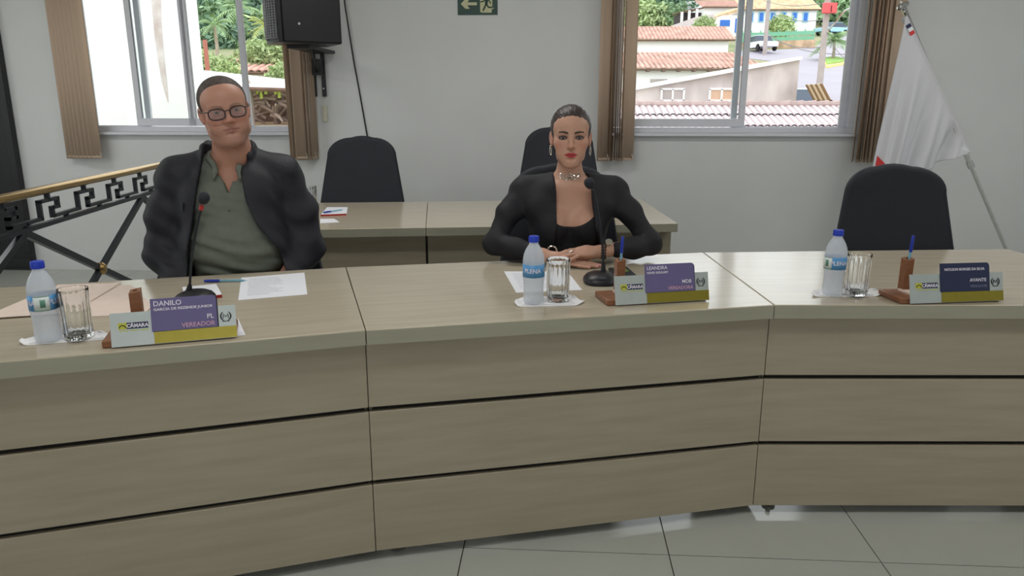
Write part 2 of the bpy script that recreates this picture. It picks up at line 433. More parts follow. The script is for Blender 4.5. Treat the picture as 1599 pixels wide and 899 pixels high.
def key_mesh():
    mb = MB(); b = .017; dx = .022; q = KP / .29
    zb_, zt_ = ZL + .030, ZH - .052
    def bar(ya, za, yb, zb2):
        mb.box((0, (ya + yb) / 2 * q, (za + zb2) / 2), (dx, abs(yb - ya) * q + b, abs(zb2 - za) + b))
    h = zt_ - zb_
    bar(-.085, zb_, -.085, zt_); bar(-.085, zt_, .045, zt_); bar(.045, zt_, .045, zt_ - h * .5); bar(.045, zt_ - h * .5, -.0, zt_ - h * .5)
    bar(0, zt_ - h * .5, 0, zb_ + .002); bar(0, zb_, .205, zb_)
    mb.box((0, -.02 * q, (zt_ + ZH - .02) / 2), (dx, b, ZH - .02 - zt_)); mb.box((0, .1 * q, (zb_ + ZL) / 2), (dx, b, zb_ - ZL))
    return mb.mesh('greek_key')
km = key_mesh(); km.materials.append(M['iron'])
yy = .058 + .113 - KP * 4
while yy < y1 - .25:
    o = bpy.data.objects.new('greek_key', km); COL.objects.link(o); o.parent = rail; o.location = (0, yy, 0); yy += KP

# ================================================================== CURVED COUNCIL DESK
ZD, TH = .75, .046
def line2(p, q, t): return p + (q - p) * t
A0, A1 = PZ(0, 564.7, ZD), PZ(571, 515, ZD)          # left unit front edge
B0, B1 = PZ(0, 449, ZD), PZ(540, 417, ZD)            # left unit back edge
C1, D1 = PZ(1209, 476, ZD), PZ(1098, 394, ZD)
E0 = PZ(1573, 388.5, ZD)
dirv = Vector((math.sin(math.radians(-3)), math.cos(math.radians(-3)), 0))
E1 = E0 - dirv * (E0.y - PZ(1599, 474, ZD).y + .02)
A0 = line2(A1, A0, 1.35); B0 = line2(B1, B0, 1.22)
def desk_unit(label, f0, f1, b1, b0, feet=True, ends=(False, False), boards=((.034, .2565), (.2715, .4905), (.5055, .703)), name='council_desk', setback=.03, group='units of the curved desk', overh=0.0):
    ex = (f1 - f0); ang = math.atan2(ex.y, ex.x); Rinv = Rz(-ang)
    o0 = Vector((f0.x, f0.y, 0)); loc = lambda p: Rinv @ (Vector((p.x, p.y, 0)) - o0)
    root = tag(empty(name, o0, ang), label, 'desk', group)
    q = [loc(p) for p in (f0, f1, b1, b0)]; g = .0012
    poly = [(q[0].x + g, q[0].y), (q[1].x - g, q[1].y), (q[2].x - g, q[2].y), (q[3].x + g, q[3].y)]
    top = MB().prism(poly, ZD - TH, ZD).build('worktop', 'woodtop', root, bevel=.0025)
    Ln = q[1].x
    MB().box((Ln / 2, -.0015, ZD - TH / 2), (Ln - .004, .002, TH - .006)).build('edge_strip', 'edge', top)
    dl = (q[3].x - q[0].x) / (q[3].y); dr = (q[2].x - q[1].x) / (q[2].y)
    xl = lambda y: q[0].x + dl * y + .001 + overh; xr = lambda y: q[1].x + dr * y - .001 - overh
    t = .018
    for (za, zb) in boards:
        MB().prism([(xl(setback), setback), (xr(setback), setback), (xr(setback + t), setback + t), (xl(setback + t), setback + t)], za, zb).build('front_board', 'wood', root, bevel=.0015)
    yb = setback + t
    bx_ = .004 if setback > .1 else -.01
    MB().prism([(xl(yb) - bx_, yb), (xr(yb) + bx_, yb), (xr(yb) + bx_, yb + .012), (xl(yb) - bx_, yb + .012)], boards[0][0] + .01, ZD - TH).build('backing_panel', 'dark', root)
    ye = q[3].y * .8
    for sgn, xf in ((1, xl), (-1, xr)):
        w = .025 * sgn
        MB().prism([(xf(yb + .013) + .001 * sgn, yb + .013), (xf(yb + .013) + w, yb + .013), (xf(ye) + w, ye), (xf(ye) + .001 * sgn, ye)], .034, ZD - TH).build('side_panel', 'wood', root, bevel=.0015)
    if feet:
        for x in (.075, Ln - .075):
            for y in (setback + .06, ye - .08):
                xx = x + (dl if x < Ln / 2 else dr) * y
                MB().lathe([(.022, 0), (.022, .006), (.008, .010), (.008, .034)], 16, (xx, y, 0)).build('levelling_foot', 'steel', root, smooth=True)
    return root
desk_unit('oak laminate desk unit in front of the man', A0, A1, B1, B0)
desk_unit('oak laminate middle desk unit in front of the woman', A1, C1, D1, B1)
desk_unit('oak laminate desk unit before the empty chair by the flag', C1, E1, E0, D1)
# rear desk
R0, R1 = PZ(380, 359.6, ZD), PZ(1059, 348.7, ZD)
S0, S1 = PZ(410, 317.4, ZD), PZ(1001, 310, ZD)
Rm = PZ(665, 355, ZD); Sm = PZ(668, 314.6, ZD)
rb = ((.05, .38), (.39, .70))
desk_unit('rear oak laminate desk unit behind the man', R0, Rm, Sm, S0, boards=rb, setback=.12, group='units of the rear desk', overh=.005)
desk_unit('rear oak laminate desk unit behind the woman', Rm, R1, S1, Sm, boards=rb, setback=.12, group='units of the rear desk', overh=.005)

# ================================================================== CHAIRS
def backrest_mesh(w0=.228, w1=.302, h=.56, th=.07):
    rings = []
    n = 40
    def outline(sc, dy):
        pts = []
        wt, wb, r = w0 * sc, w1 * sc, .15 * sc
        hh = h * (1 - (1 - sc) * .5); z0 = h * (1 - sc) * .5
        path = [(-wb, z0), (wb, z0)]
        for a in range(0, 91, 10): path.append((wt - r + r * math.cos(math.radians(a)), hh - r * .8 + r * .8 * math.sin(math.radians(a))))
        for xx in (.5, 0, -.5): path.append((xx * (wt - r), hh + .012 * (1 - xx * xx)))
        for a in range(90, 181, 10): path.append((-wt + r + r * math.cos(math.radians(a)), hh - r * .8 + r * .8 * math.sin(math.radians(a))))
        for x, z in path:
            cv = .07 * (x / .26) ** 2 - .05 * math.sin((z / h) * 2.2)
            pts.append(Vector((x, dy - cv, z)))
        return pts
    for sc, dy in ((.90, -th * .5), (.965, -th * .44), (.995, -th * .25), (1, 0), (.995, th * .25), (.965, th * .44), (.90, th * .5)):
        rings.append(outline(sc, dy))
    mb = MB().loft(rings, cap=True)
    return mb
def chair(label, loc, rz, ztop, group='black padded office chairs'):
    root = tag(empty('office_chair', loc, rz), label, 'chair', group)
    zs = .47
    backrest_mesh().build('backrest', 'black', root, (0, .24, ztop - .57), smooth=True, ang=60)
    mb = MB(); rings = []
    for sc, z in ((.92, zs - .07), (1, zs - .05), (1, zs - .02), (.96, zs), (.85, zs + .008)):
        rings.append([Vector((.25 * sc * math.copysign(abs(math.cos(a)) ** .5, math.cos(a)), .24 * sc * math.copysign(abs(math.sin(a)) ** .5, math.sin(a)), z)) for a in [2 * math.pi * k / 28 for k in range(28)]])
    mb.loft(rings).build('seat', 'black', root, smooth=True)
    MB().tube([(0, .05, zs - .09), (0, .27, zs - .09), (0, .31, zs - .02), (0, .30, ztop - .40)], .02, 8).build('back_bar', 'blackp', root, smooth=True)
    MB().box((0, .0, zs - .085), (.2, .2, .03)).build('seat_plate', 'blackp', root, bevel=.005)
    MB().lathe([(.03, .08), (.03, .22), (.018, .225), (.018, zs - .09)], 14).build('gas_column', 'blackp', root, smooth=True)
    for q in range(5):
        a = 2 * math.pi * q / 5 + .3
        d = Vector((math.cos(a), math.sin(a), 0))
        lg = MB().tube([d * .02 + Vector((0, 0, .10)), d * .15 + Vector((0, 0, .095)), d * .29 + Vector((0, 0, .065))], [.022, .019, .014], 8).build('leg', 'blackp', root, smooth=True)
        MB().lathe([(.004, -.02), (.024, -.02), (.027, -.012), (.027, .012), (.024, .02), (.004, .02)], 14).build('caster', 'blackp', lg, d * .29 + Vector((0, 0, .027)), rot=(math.radians(90), 0, a), smooth=True)
    return root
def chair_at(label, px, ytop, Y, rz):
    p = PY(px, ytop, Y)
    return chair(label, (p.x, Y - .2, 0), rz, p.z)
chair_at('empty black padded chair behind the rear desk near the wall cable', 564, 213, 4.95, math.radians(2))
chair_at('black padded high chair at the rear desk behind the woman', 873, 197, 4.95, math.radians(-1))
chair_at('empty black padded chair standing in front of the white flag', 1405, 258, 3.42, math.radians(-3))
chair_at('black padded chair the woman sits on', 877, 257, 3.36, 0)
chair('black padded chair the man sits on', (-1.04, 2.92, 0), math.radians(15), 1.0)

# ================================================================== LOUDSPEAKER
sp = PY(479, 70, 5.35)
t = tag(empty('loudspeaker', (sp.x, 5.35, sp.z), math.radians(31)), 'black box loudspeaker mounted high on the wall', 'loudspeaker')
MB().box((.0, .0, .3), (.40, .33, .6)).build('cabinet', 'blackp', t, bevel=.012)
def gr(s_, t_):
    a = (s_ - .5); return Vector((-.205 - .055 * (1 - (2 * a) ** 2), a * .30, .02 + t_ * .56))
fr = MB().box((-.215, 0, .3), (.03, .33, .6)).build('baffle', 'blackp', t, bevel=.006)
gl = MB()
for j in range(34):
    z_ = .03 + j * .0165
    gl.tube([Vector((-.225 - .045 * (1 - (2 * a) ** 2), a * .29, z_)) for a in [(-.5 + i / 10) for i in range(11)]], .0035, 4)
for a in [(-.45 + i / 10 * .9) for i in range(11)]:
    gl.tube([(-.226 - .045 * (1 - (2 * a) ** 2), a * .29, .03), (-.226 - .045 * (1 - (2 * a) ** 2), a * .29, .58)], .0025, 4)
gl.build('grille', 'grille', t)
MB().lathe([(.001, -.004), (.008, -.004), (.008, .002), (.001, .002)], 10).build('side_screw', 'steel', t, (-.09, -.167, .12), rot=(math.radians(90), 0, 0))
k2 = tag(empty('speaker_bracket', wpt(wuz(500, 120)[0], 0, 0), WT), 'black steel wall bracket holding up the loudspeaker', 'bracket')
zb = sp.z
vv = (Vector((sp.x, 5.35, 0)) - Vector(k2.location)); lx, ly = vv.dot(WU), vv.dot(WV)
for x in (-.045, .03): MB().box((x, -.012, zb - .16), (.028, .024, .36)).build('wall_channel', 'blackp', k2, bevel=.002)
MB().box((-.008, -.03, zb - .12), (.09, .02, .12)).build('plate', 'blackp', k2)
MB().box(((lx) / 2, ly / 2 - .02, zb - .012), (.16, abs(ly) - .02, .022)).build('arm', 'blackp', k2)
MB().tube([(lx * .7, ly * .7, zb - .02), (-.02, -.03, zb - .16)], .008, 6).build('stay', 'blackp', k2)
for z_ in (zb - .1, zb - .28): MB().lathe([(.001, -.003), (.006, -.003), (.006, .003), (.001, .003)], 8).build('bolt', 'steel', k2, (.03, -.026, z_), rot=(math.radians(90), 0, 0))

# ================================================================== FLAG
FY = 5.1
ft, fb = PY(1411, 12, FY), PY(1574, 396, FY)
d = (fb - ft); base = ft + d * (ft.z / -d.z)
t = tag(empty('flag_pole', (base.x, base.y, 0)), 'slanted chrome flag pole with a ball end standing in a floor base', 'flag pole')
lp = lambda p: p - Vector((base.x, base.y, 0))
kk = ft + d * .62
MB().tube([lp(ft), lp(kk)], .016, 10).build('upper_tube', 'chrome', t, smooth=True)
MB().tube([lp(kk), lp(base)], .0125, 10).build('lower_tube', 'chrome', t, smooth=True)
MB().tube([lp(kk - d * .012), lp(kk + d * .012)], .022, 12).build('joint_collar', 'chrome', t, smooth=True)
dn = d.normalized()
fin = MB().lathe([(.004, -.03), (.02, -.025), (.012, -.01), (.034, 0), (.042, .012), (.036, .026), (.01, .034), (.004, .05)], 16)
fin.build('finial', 'chrome', t, lp(ft), rot=(0, -math.atan2(d.x, -d.z), 0), smooth=True)
MB().lathe([(.16, 0), (.16, .02), (.05, .04), (.03, .12), (.002, .12)], 24).build('floor_base', 'steel', t, smooth=True)
hoA, hoB = PY(1412, 26, FY), PY(1509, 233, FY)
cl_o = Vector((hoA.x, FY, 0))
def flag_fn(s_, t_):
    top = hoA.lerp(hoB, s_)
    botpx = [(1352, 330), (1378, 322), (1400, 300), (1440, 268), (1475, 250), (1508, 238)]
    x = s_ * 5; i_ = min(4, int(x)); fx = x - i_
    bp = (botpx[i_][0] * (1 - fx) + botpx[i_ + 1][0] * fx, botpx[i_][1] * (1 - fx) + botpx[i_ + 1][1] * fx)
    bot = PY(bp[0], bp[1], FY)
    p = top.lerp(bot, t_)
    w = .035 * math.sin(s_ * 17 + 1.5 * t_) * min(1, t_ * 1.6) + .018 * math.sin(s_ * 41 + t_ * 2) * min(1, t_ * 2)
    p.x += .012 * math.sin(s_ * 23) * t_
    p.y += w - .02
    return p - cl_o
fl = MB().grid(flag_fn, 60, 30)
t = tag(empty('flag', cl_o), 'white flag with a bit of red hanging from the slanted pole', 'flag')
fl.build('cloth', 'flag', t, smooth=True, solid=.0015, ang=80)
hm = MB().tube([lp2 - cl_o for lp2 in (hoA, hoB)], .021, 10); hm.build('hoist_sleeve', 'flag', t, smooth=True)
def on_flag(s_, t_, off=-.004): 
    p = flag_fn(s_, t_); return p + Vector((0, off, 0))
mb = MB().add([on_flag(.02, .70), on_flag(.085, .735), on_flag(.02, .78)], [(0, 1, 2)]); mb.build('red_triangle', 'flagred', t, solid=.001)
mb = MB().grid(lambda a, b: on_flag(.02 + .03 * a, .05 + .0 * b) + (hoA - hoA) + Vector((0, -.022, 0)) + (hoB - hoA) * (.05 + .10 * b) * 1.0, 1, 4)
mb = MB(); q = (hoB - hoA)
for j, m_ in enumerate(('navy', 'white', 'flagred')):
    c_ = hoA + q * (.07 + j * .025) - cl_o + Vector((-.012, -.024, 0))
    MB().box(c_, (.03, .003, q.length * .024), Ry(-math.atan2(q.x, -q.z))).build('maker_tag', m_, t)
# ================================================================== THINGS ON THE DESKS
def flat_thing(name, px, label, cat, th, m, group=None, z=ZD, parts=None):
    ps = [PZ(x, y, z) for x, y in px]; c = sum(ps, Vector()) / len(ps); c.z = z
    root = tag(empty(name, c), label, cat, group)
    MB().prism([(p.x - c.x, p.y - c.y) for p in ps], .0003, th).build('sheet', m, root)
    return root, [p - c for p in ps]
def text_rows(root, q, rows, z, m='printgrey', w=.72, x0=.14):
    mb = MB(); rnd = random.Random(5)
    for j in range(rows):
        t_ = .12 + .78 * j / rows; a = q[0].lerp(q[3], t_); b = q[1].lerp(q[2], t_)
        s0, s1 = x0, x0 + w * rnd.uniform(.55, 1)
        p0, p1 = a.lerp(b, s0), a.lerp(b, s1); dn_ = (q[3] - q[0]).normalized() * .0022
        mb.add([p0 + Vector((0, 0, z)), p1 + Vector((0, 0, z)), p1 + dn_ + Vector((0, 0, z)), p0 + dn_ + Vector((0, 0, z))], [(0, 1, 2, 3)])
    o = mb.build('printed_text', m, root, solid=.0001); return o

r, q = flat_thing('paper_sheet', [(376.8, 433.8), (475.3, 425.8), (480, 459.7), (372, 469)], 'printed white paper sheet under the end of the blue pen', 'paper', .0012, 'white')
text_rows(r, q, 12, .0014, w=.55, x0=.12)
r, q = flat_thing('paper_sheet', [(787, 424), (886, 424), (909, 453), (806, 457)], 'printed white paper sheet behind the bottle before the woman', 'paper', .0012, 'white')
text_rows(r, q, 11, .0014, w=.6, x0=.1)
r, q = flat_thing('note_card', [(352, 500), (372, 498), (383.5, 523), (355, 527)], 'small white card sticking out behind the left name plate', 'paper', .001, 'white')
def notepad(px, label, z=ZD, red=True):
    ps = [PZ(x, y, z) for x, y in px]; c = sum(ps, Vector()) / 4; c.z = z
    root = tag(empty('notepad', c), label, 'notepad')
    pl = [(p.x - c.x, p.y - c.y) for p in ps]
    MB().prism(pl, .0005, .009).build('page_block', 'white', root)
    e = [Vector((a, b, 0)) for a, b in pl]; d_ = (e[0] - e[3]).normalized() * .004
    MB().prism([(e[3].x, e[3].y), (e[2].x, e[2].y), (e[2].x - d_.x, e[2].y - d_.y), (e[3].x - d_.x, e[3].y - d_.y)], .0005, .0095).build('red_binding', 'red', root)
    return root
notepad([(285, 452), (338, 447), (347, 464), (290, 470)], 'white notepad with red binding beside the left microphone')
notepad([(511, 325.5), (543, 325.5), (541, 336), (501, 337.5)], 'white notepad with red binding on the rear desk')
flat_thing('paper_slip', [(500, 342), (522, 342), (530, 347), (500, 349)], 'white paper slip lying on the rear desk', 'paper', .002, 'white')
# kraft folder, two leaves
ps = [PZ(x, y, ZD) for x, y in [(-30, 500), (92, 447), (189, 444), (146, 470), (110, 491)]]; c = ps[3].copy()
fo = tag(empty('paper_folder', c), 'open pinkish kraft paper folder lying behind the left bottle', 'folder')
MB().prism([(p.x - c.x, p.y - c.y) for p in ps], .004, .0065).build('cover_leaf', 'kraft', fo)
ps2 = [PZ(x, y, ZD) for x, y in [(120, 448), (205, 446), (238, 478), (225, 492), (120, 496)]]
MB().prism([(p.x - c.x, p.y - c.y) for p in ps2], .0004, .003).build('back_leaf', 'kraft', fo)

def pen(label, loc, rot, group=None):
    root = tag(empty('ballpoint_pen', loc), label, 'pen', group); root.rotation_euler = rot
    MB().lathe([(.0008, .0), (.0012, .006), (.0035, .016), (.0039, .02), (.0039, .10)], 8).build('barrel', 'penclear', root, smooth=True)
    MB().lathe([(.0048, .095), (.0052, .12), (.0046, .146), (.002, .150)], 10).build('cap', 'blue', root, smooth=True)
    MB().box((0, .0056, .122), (.0028, .002, .05)).build('clip', 'blue', root)
    return root
p0, p1 = PZ(386, 437.5, ZD + .006), PZ(320, 438.5, ZD + .006)
dv = p1 - p0
pen('blue capped ballpoint pen lying across the paper sheet edge', p0, (0, math.radians(90), math.atan2(dv.y, dv.x)))
p0, p1 = PZ(536, 327, ZD + .0165), PZ(503, 332, ZD + .0165); dv = p1 - p0
pen('blue ballpoint pen lying on the rear desk notepad', p0, (0, math.radians(90), math.atan2(dv.y, dv.x)))

# bottles
def bottle(label, px, py, turn):
    c = PZ(px, py, ZD + .005)
    root = tag(empty('water_bottle', c, turn), label, 'bottle', 'small water bottles')
    prof = [(.002, .003), (.022, .0), (.030, .004), (.0325, .012), (.0318, .03), (.0308, .05), (.0318, .07), (.0338, .084), (.0338, .13), (.0335, .142), (.031, .156), (.0255, .170), (.0185, .182), (.0138, .190), (.0138, .1945), (.002, .1945)]
    MB().lathe(prof, 32).build('bottle_body', 'bottle', root, smooth=True)
    cp = MB(); rings = []
    for z_, rr in ((.195, .0156), (.198, .0160), (.211, .0156), (.2135, .0145)):
        rings.append([Vector(((rr + (.0005 if i % 2 else 0)) * math.cos(2 * math.pi * i / 48), (rr + (.0005 if i % 2 else 0)) * math.sin(2 * math.pi * i / 48), z_)) for i in range(48)])
    cp.loft(rings).build('cap', 'bluec', root, smooth=True)
    def arc(a0, a1, m, z0, z1, rr, nm, par):
        n = 18
        mb = MB().grid(lambda s_, t_: Vector((rr * math.cos(a0 + (a1 - a0) * s_), rr * math.sin(a0 + (a1 - a0) * s_), z0 + (z1 - z0) * t_)), n, 1)
        return mb.build(nm, m, par, smooth=True, solid=.0003)
    D_ = math.radians
    lb = arc(D_(-90 - 150), D_(-90 + 150), 'lblue', .0875, .1275, .0343, 'label', root)
    arc(D_(90 - 32), D_(90 + 32), 'lwhite', .0875, .1275, .0343, 'label_panel', root)
    for z0, z1 in ((.088, .090), (.1255, .1272)): arc(D_(90 - 32), D_(90 + 32), 'lgreen', z0, z1, .0348, 'panel_border', lb)
    arc(D_(90 - 6), D_(90 + 14), 'lgreen', .097, .118, .0348, 'panel_print', lb)
    for off in (-90, -90 + 110, -90 - 110):
        tm = text_mesh('PLENA', .0185, 'CENTER', .0004)
        xform(tm, lambda p: Vector((.0349 * math.cos(D_(off) + p.x / .0345), .0349 * math.sin(D_(off) + p.x / .0345), .103 + p.y)))
        tm.build('brand_lettering', 'printw', lb)
    return root
bottle('blue-capped water bottle standing beside the kraft folder', 77, 531, math.radians(206))
bottle('blue-capped water bottle standing in front of the woman', 833, 473, math.radians(-8))
bottle('blue-capped water bottle standing before the empty chair', 1299, 459, math.radians(107))

def tumbler(label, p, sc=1.0):
    root = tag(empty('glass_tumbler', p), label, 'glass', 'fluted drinking glasses')
    n = 96; rings = []
    def ring(r0, z_, fl):
        return [Vector(((r0 + fl * math.cos(16 * a)) * math.cos(a), (r0 + fl * math.cos(16 * a)) * math.sin(a), z_)) for a in [2 * math.pi * i / n for i in range(n)]]
    for r0, z_, fl in ((.004, .0, 0), (.030, .0, 0), (.0335, .004, .0006), (.0342, .02, .0013), (.036, .10, .0013), (.0368, .122, .0006), (.0372, .134, 0), (.0366, .136, 0), (.0358, .134, 0), (.0350, .12, 0), (.0325, .02, 0), (.030, .0135, 0), (.004, .012, 0)):
        rings.append([p_ * sc for p_ in ring(r0, z_, fl)])
    MB().loft(rings).build('fluted_body', 'glass', root, smooth=True, ang=70)
    return root
tumbler('fluted glass tumbler beside the left water bottle', PZ(124, 527, ZD + .005))
tumbler('fluted glass tumbler in front of the woman', PZ(871, 469, ZD + .005))
tumbler('fluted glass tumbler before the empty chair', PZ(1336, 459.5, ZD + .005))
tumbler('fluted glass tumbler on the rear desk', PZ(486, 326, ZD + .001))

def napkin(label, fl_, fr_, br_, bl_):
    P4 = [PZ(x, y, ZD) for x, y in (fl_, fr_, br_, bl_)]; c = sum(P4, Vector()) / 4; c.z = ZD
    root = tag(empty('paper_napkin', c), label, 'napkin', 'folded napkins under the bottles')
    def fn(s_, t_):
        p = P4[0].lerp(P4[1], s_).lerp(P4[3].lerp(P4[2], s_), t_) - c
        e = abs(2 * s_ - 1)
        p.z = .0016 + .010 * max(0, e - .78) / .22 * (.6 + .4 * math.sin(t_ * 5 + s_ * 3))
        if e > .85: 
            p += (P4[0].lerp(P4[3], .5) - P4[0].lerp(P4[3], t_)) * (e - .85) / .15 * .55
        return p
    MB().grid(fn, 40, 10).build('folded_layer', 'tissue', root, smooth=True, solid=.003, ang=80)
    MB().grid(lambda a, b: fn(.12 + .76 * a, .08 + .84 * b) + Vector((0, 0, .0028)), 20, 6).build('upper_layer', 'tissue', root, smooth=True, solid=.001, ang=80)
    return root
napkin('white folded napkin under the left bottle and glass', (25, 541), (182, 529), (160, 519), (45, 528))
napkin('white folded napkin under the bottle before the woman', (800, 480), (911, 477), (897, 462), (812, 465))
napkin('white folded napkin under the bottle at the empty seat', (1264, 464), (1379, 463), (1368, 452), (1276, 452))

# name plates
def nameplate(label, pl_, pr_, card, lines, cardw=(48, 127), holder=True):
    a, b = PZ(*pl_, ZD), PZ(*pr_, ZD); dv = b - a; w = dv.length; k = w / 150.0
    root = tag(empty('name_plate', a, math.atan2(dv.y, dv.x)), label, 'name plate', 'name plates on the curved desk')
    tilt = math.radians(-14)
    T = lambda p: Rx(tilt) @ Vector((p.x, p.y, p.z)) + Vector((0, 0, .004))
    def slab(x0, x1, z0, z1, y0, y1, m, nm, par, rnd=0):
        poly = [(x0, z0), (x1, z0), (x1, z1), (x0, z1)]
        if rnd: poly = [(x0, z0), (x1, z0), (x1, z1 - rnd), (x1 - rnd * .3, z1 - rnd * .3), (x1 - rnd, z1), (x0, z1)]
        n = len(poly); vs = [Vector((x * k, y0, z * k)) for x, z in poly] + [Vector((x * k, y1, z * k)) for x, z in poly]
        mb = MB().add([T(p) for p in vs], [tuple(range(n)), tuple(range(2 * n - 1, n - 1, -1))] + [(i, (i + 1) % n, n + (i + 1) % n, n + i) for i in range(n)])
        return mb.build(nm, m, par)
    face = slab(0, 150, 0, 43, -.001, .0012, 'silverp', 'face_plate', root)
    slab(50, 150, .5, 15.5, -.0022, -.0012, 'gold', 'gold_strip', face)
    cd = slab(cardw[0], cardw[1], 16, 58, -.0035, -.0012, card, 'name_card', root, 4)
    slab(cardw[0] + 1.5, cardw[1] + 1.5, 14.5, 57, -.0011, -.0003, 'ink', 'card_sleeve', root, 4)
    slab(9, 19, 22, 30, -.0022, -.0011, 'yellowg', 'logo_square', face)
    slab(19, 44, 22, 30, -.0022, -.0011, 'navy', 'logo_bar', face)
    arch = MB().tube([T(Vector(((14 + 3.6 * math.cos(t_)) * k, -.0026, (23.5 + 3.6 * math.sin(t_)) * k))) for t_ in [math.pi * i / 10 for i in range(11)]], .6 * k, 5)
    arch.build('logo_arch', 'ink', face)
    def put(body, size, x, z_, al, m, par, y=-.0042, bold=.0, xs=1.0):
        tm = text_mesh(body, size * k, al, bold * k, xs); xform(tm, lambda p: T(Vector((p.x + x * k, y, p.y + z_ * k)))); return tm.build('lettering', m, par)
    put('CÂMARA', 6.6, 31.5, 23.7, 'CENTER', 'printw', face, -.0027, .25, .93)
    for q_ in range(3): slab(10 + q_ * 12, 20 + q_ * 12, 19.2, 20.2, -.0016, -.0011, 'yellowg', 'logo_underline', face)
    for (body, size, x, z_, al, m, xs) in lines: put(body, size, x, z_, al, m, cd, bold=.12, xs=xs)
    em = MB()
    for sg in (-1, 1):
        em.tube([T(Vector(((137.5 + sg * 6.2 * math.cos(t_)) * k, -.0016, (29 + 6.4 * math.sin(t_)) * k))) for t_ in [-1.2 + 2.2 * i / 10 for i in range(11)]], [(.3 + .7 * math.sin(math.pi * (i + .5) / 11)) * k for i in range(11)], 5)
    for sg in (-1, 1):
        em.tube([T(Vector(((137.5 + sg * a_) * k, -.0016, b_ * k))) for a_, b_ in ((3.4, 26), (2.8, 32), (0, 28))], .55 * k, 5)
    em.tube([T(Vector((x_ * k, -.0016, 22.2 * k))) for x_ in (133, 142)], .5 * k, 5)
    em.build('emblem', 'ink', face)
    MB().box((w * .5 - .014, .070, .010), (w + .022, .122, .019)).build('wooden_base', 'brown', root, bevel=.004)
    MB().box((w * .49, .07, .0225), (w * .8, .08, .006)).build('note_block', 'kraft', root)
    if holder:
        hb = MB().lathe([(.0200, .0195), (.0200, .126), (.008, .126), (.008, .05), (.001, .05)], 4, cap=False)
        xform(hb, lambda p: Rz(math.radians(45)) @ p + Vector((0, 0, (.25 * p.x if p.z > .1 else 0))))
        hb.build('pen_holder', 'brown', root, (.050, .108, 0), bevel=.001)
    return root, a, math.atan2(dv.y, dv.x), w
Wt, Pk = 'printw', 'printp'
nameplate('silver name plate with purple card in front of the man', (175, 545), (371, 528), 'purple', [('DANILO', 9, 51.5, 48.5, 'LEFT', Wt, 1), ('GARCIA DE REZENDE JUNIOR', 4.6, 51.5, 42.5, 'LEFT', Wt, 1.15), ('PL', 8.5, 123, 28, 'RIGHT', Wt, 1), ('VEREADOR', 8, 124, 18.8, 'RIGHT', Pk, 1)])
r2, a2, g2, wd2 = nameplate('silver name plate with purple card in front of the woman', (961, 478.5), (1107, 470), 'purple', [('LEANDRA', 7.4, 51, 50, 'LEFT', Wt, 1), ('NEVES GOULART', 4.4, 51, 44, 'LEFT', Wt, 1), ('MDB', 7.4, 122, 28, 'RIGHT', Wt, 1), ('VEREADORA', 7, 124, 19, 'RIGHT', Pk, 1)])
r3, a3, g3, wd3 = nameplate('silver name plate with navy card before the empty chair', (1421, 476), (1566, 471), 'navy', [('NEYLSON BORGES DA SILVA', 5.2, 87, 47, 'CENTER', Wt, .97), ('AVANTE', 7, 122, 30, 'RIGHT', Wt, 1), ('VEREADOR', 5, 123, 21.5, 'RIGHT', 'printgrey', 1.1)])
for (a_, g_, lb) in ((a2, g2, 'blue pen standing in the wooden holder before the woman'), (a3, g3, 'blue pen standing in the wooden holder at the empty seat')):
    loc = a_ + Rz(g_) @ Vector((.050, .108, .0525))
    pen(lb, loc, (math.radians(2), math.radians(2), 0), 'pens standing in the holders')

# microphones
def mic(label, bpx, path, head, Yb, ring, hr=.0185):
    b = PZ(*bpx, ZD)
    root = tag(empty('gooseneck_microphone', b), label, 'microphone', 'gooseneck microphones')
    rings = []
    for z_, sx, sy in ((0, .058, .062), (.006, .062, .066), (.016, .060, .064), (.026, .050, .055), (.033, .034, .040)):
        rings.append([Vector((sx * math.copysign(abs(math.cos(a)) ** .7, math.cos(a)), .01 * z_ / .03 + sy * math.copysign(abs(math.sin(a)) ** .8, math.sin(a)), z_ + .0005)) for a in [2 * math.pi * i / 36 for i in range(36)]])
    MB().loft(rings).build('base', 'blackp', root, smooth=True, ang=50)
    MB().box((0, -.045, .0255), (.03, .016, .006), Rx(math.radians(28))).build('talk_button', 'ink', root, bevel=.002)
    pts = [PY(x, y, Yb) - b for x, y in path]
    pts[0].z = .03
    MB().tube([pts[0], pts[0].lerp(pts[1], 1)], [.0105, .006], 10).build('socket', 'blackp', root, smooth=True)
    MB().tube(pts[1:], .0042, 8).build('gooseneck', 'steel' if False else 'iron', root, smooth=True)
    hc = PY(*head, Yb) - b
    d_ = (hc - pts[-1]).normalized()
    MB().tube([pts[-1] - d_ * .012, pts[-1] + d_ * .004], .0065, 10).build('collar_ring', ring, root, smooth=True)
    R = d_.to_track_quat('Z', 'Y').to_matrix()
    mb = MB().lathe([(.004, -hr * 1.05), (hr * .62, -hr * .95), (hr * .92, -hr * .4), (hr, .1 * hr), (hr * .86, hr * .62), (hr * .5, hr * .98), (.001, hr * 1.1)], 18)
    xform(mb, lambda p: R @ p + hc); mb.build('foam_windscreen', 'black', root, smooth=True, ang=60)
    return root
yb = PZ(939, 438, ZD).y
mic('black gooseneck microphone on the desk before the woman', (938, 441), [(942, 428), (942, 410), (941, 385), (938, 360), (934, 335), (930, 312), (926, 298)], (920.5, 286), yb, 'blackp')
yb = PZ(301, 468, ZD).y
mic('black gooseneck microphone on the desk before the man', (303, 472), [(296, 462), (296.5, 444), (298, 415), (301, 390), (306, 362), (311, 338), (315, 322)], (318, 309), yb, 'red')
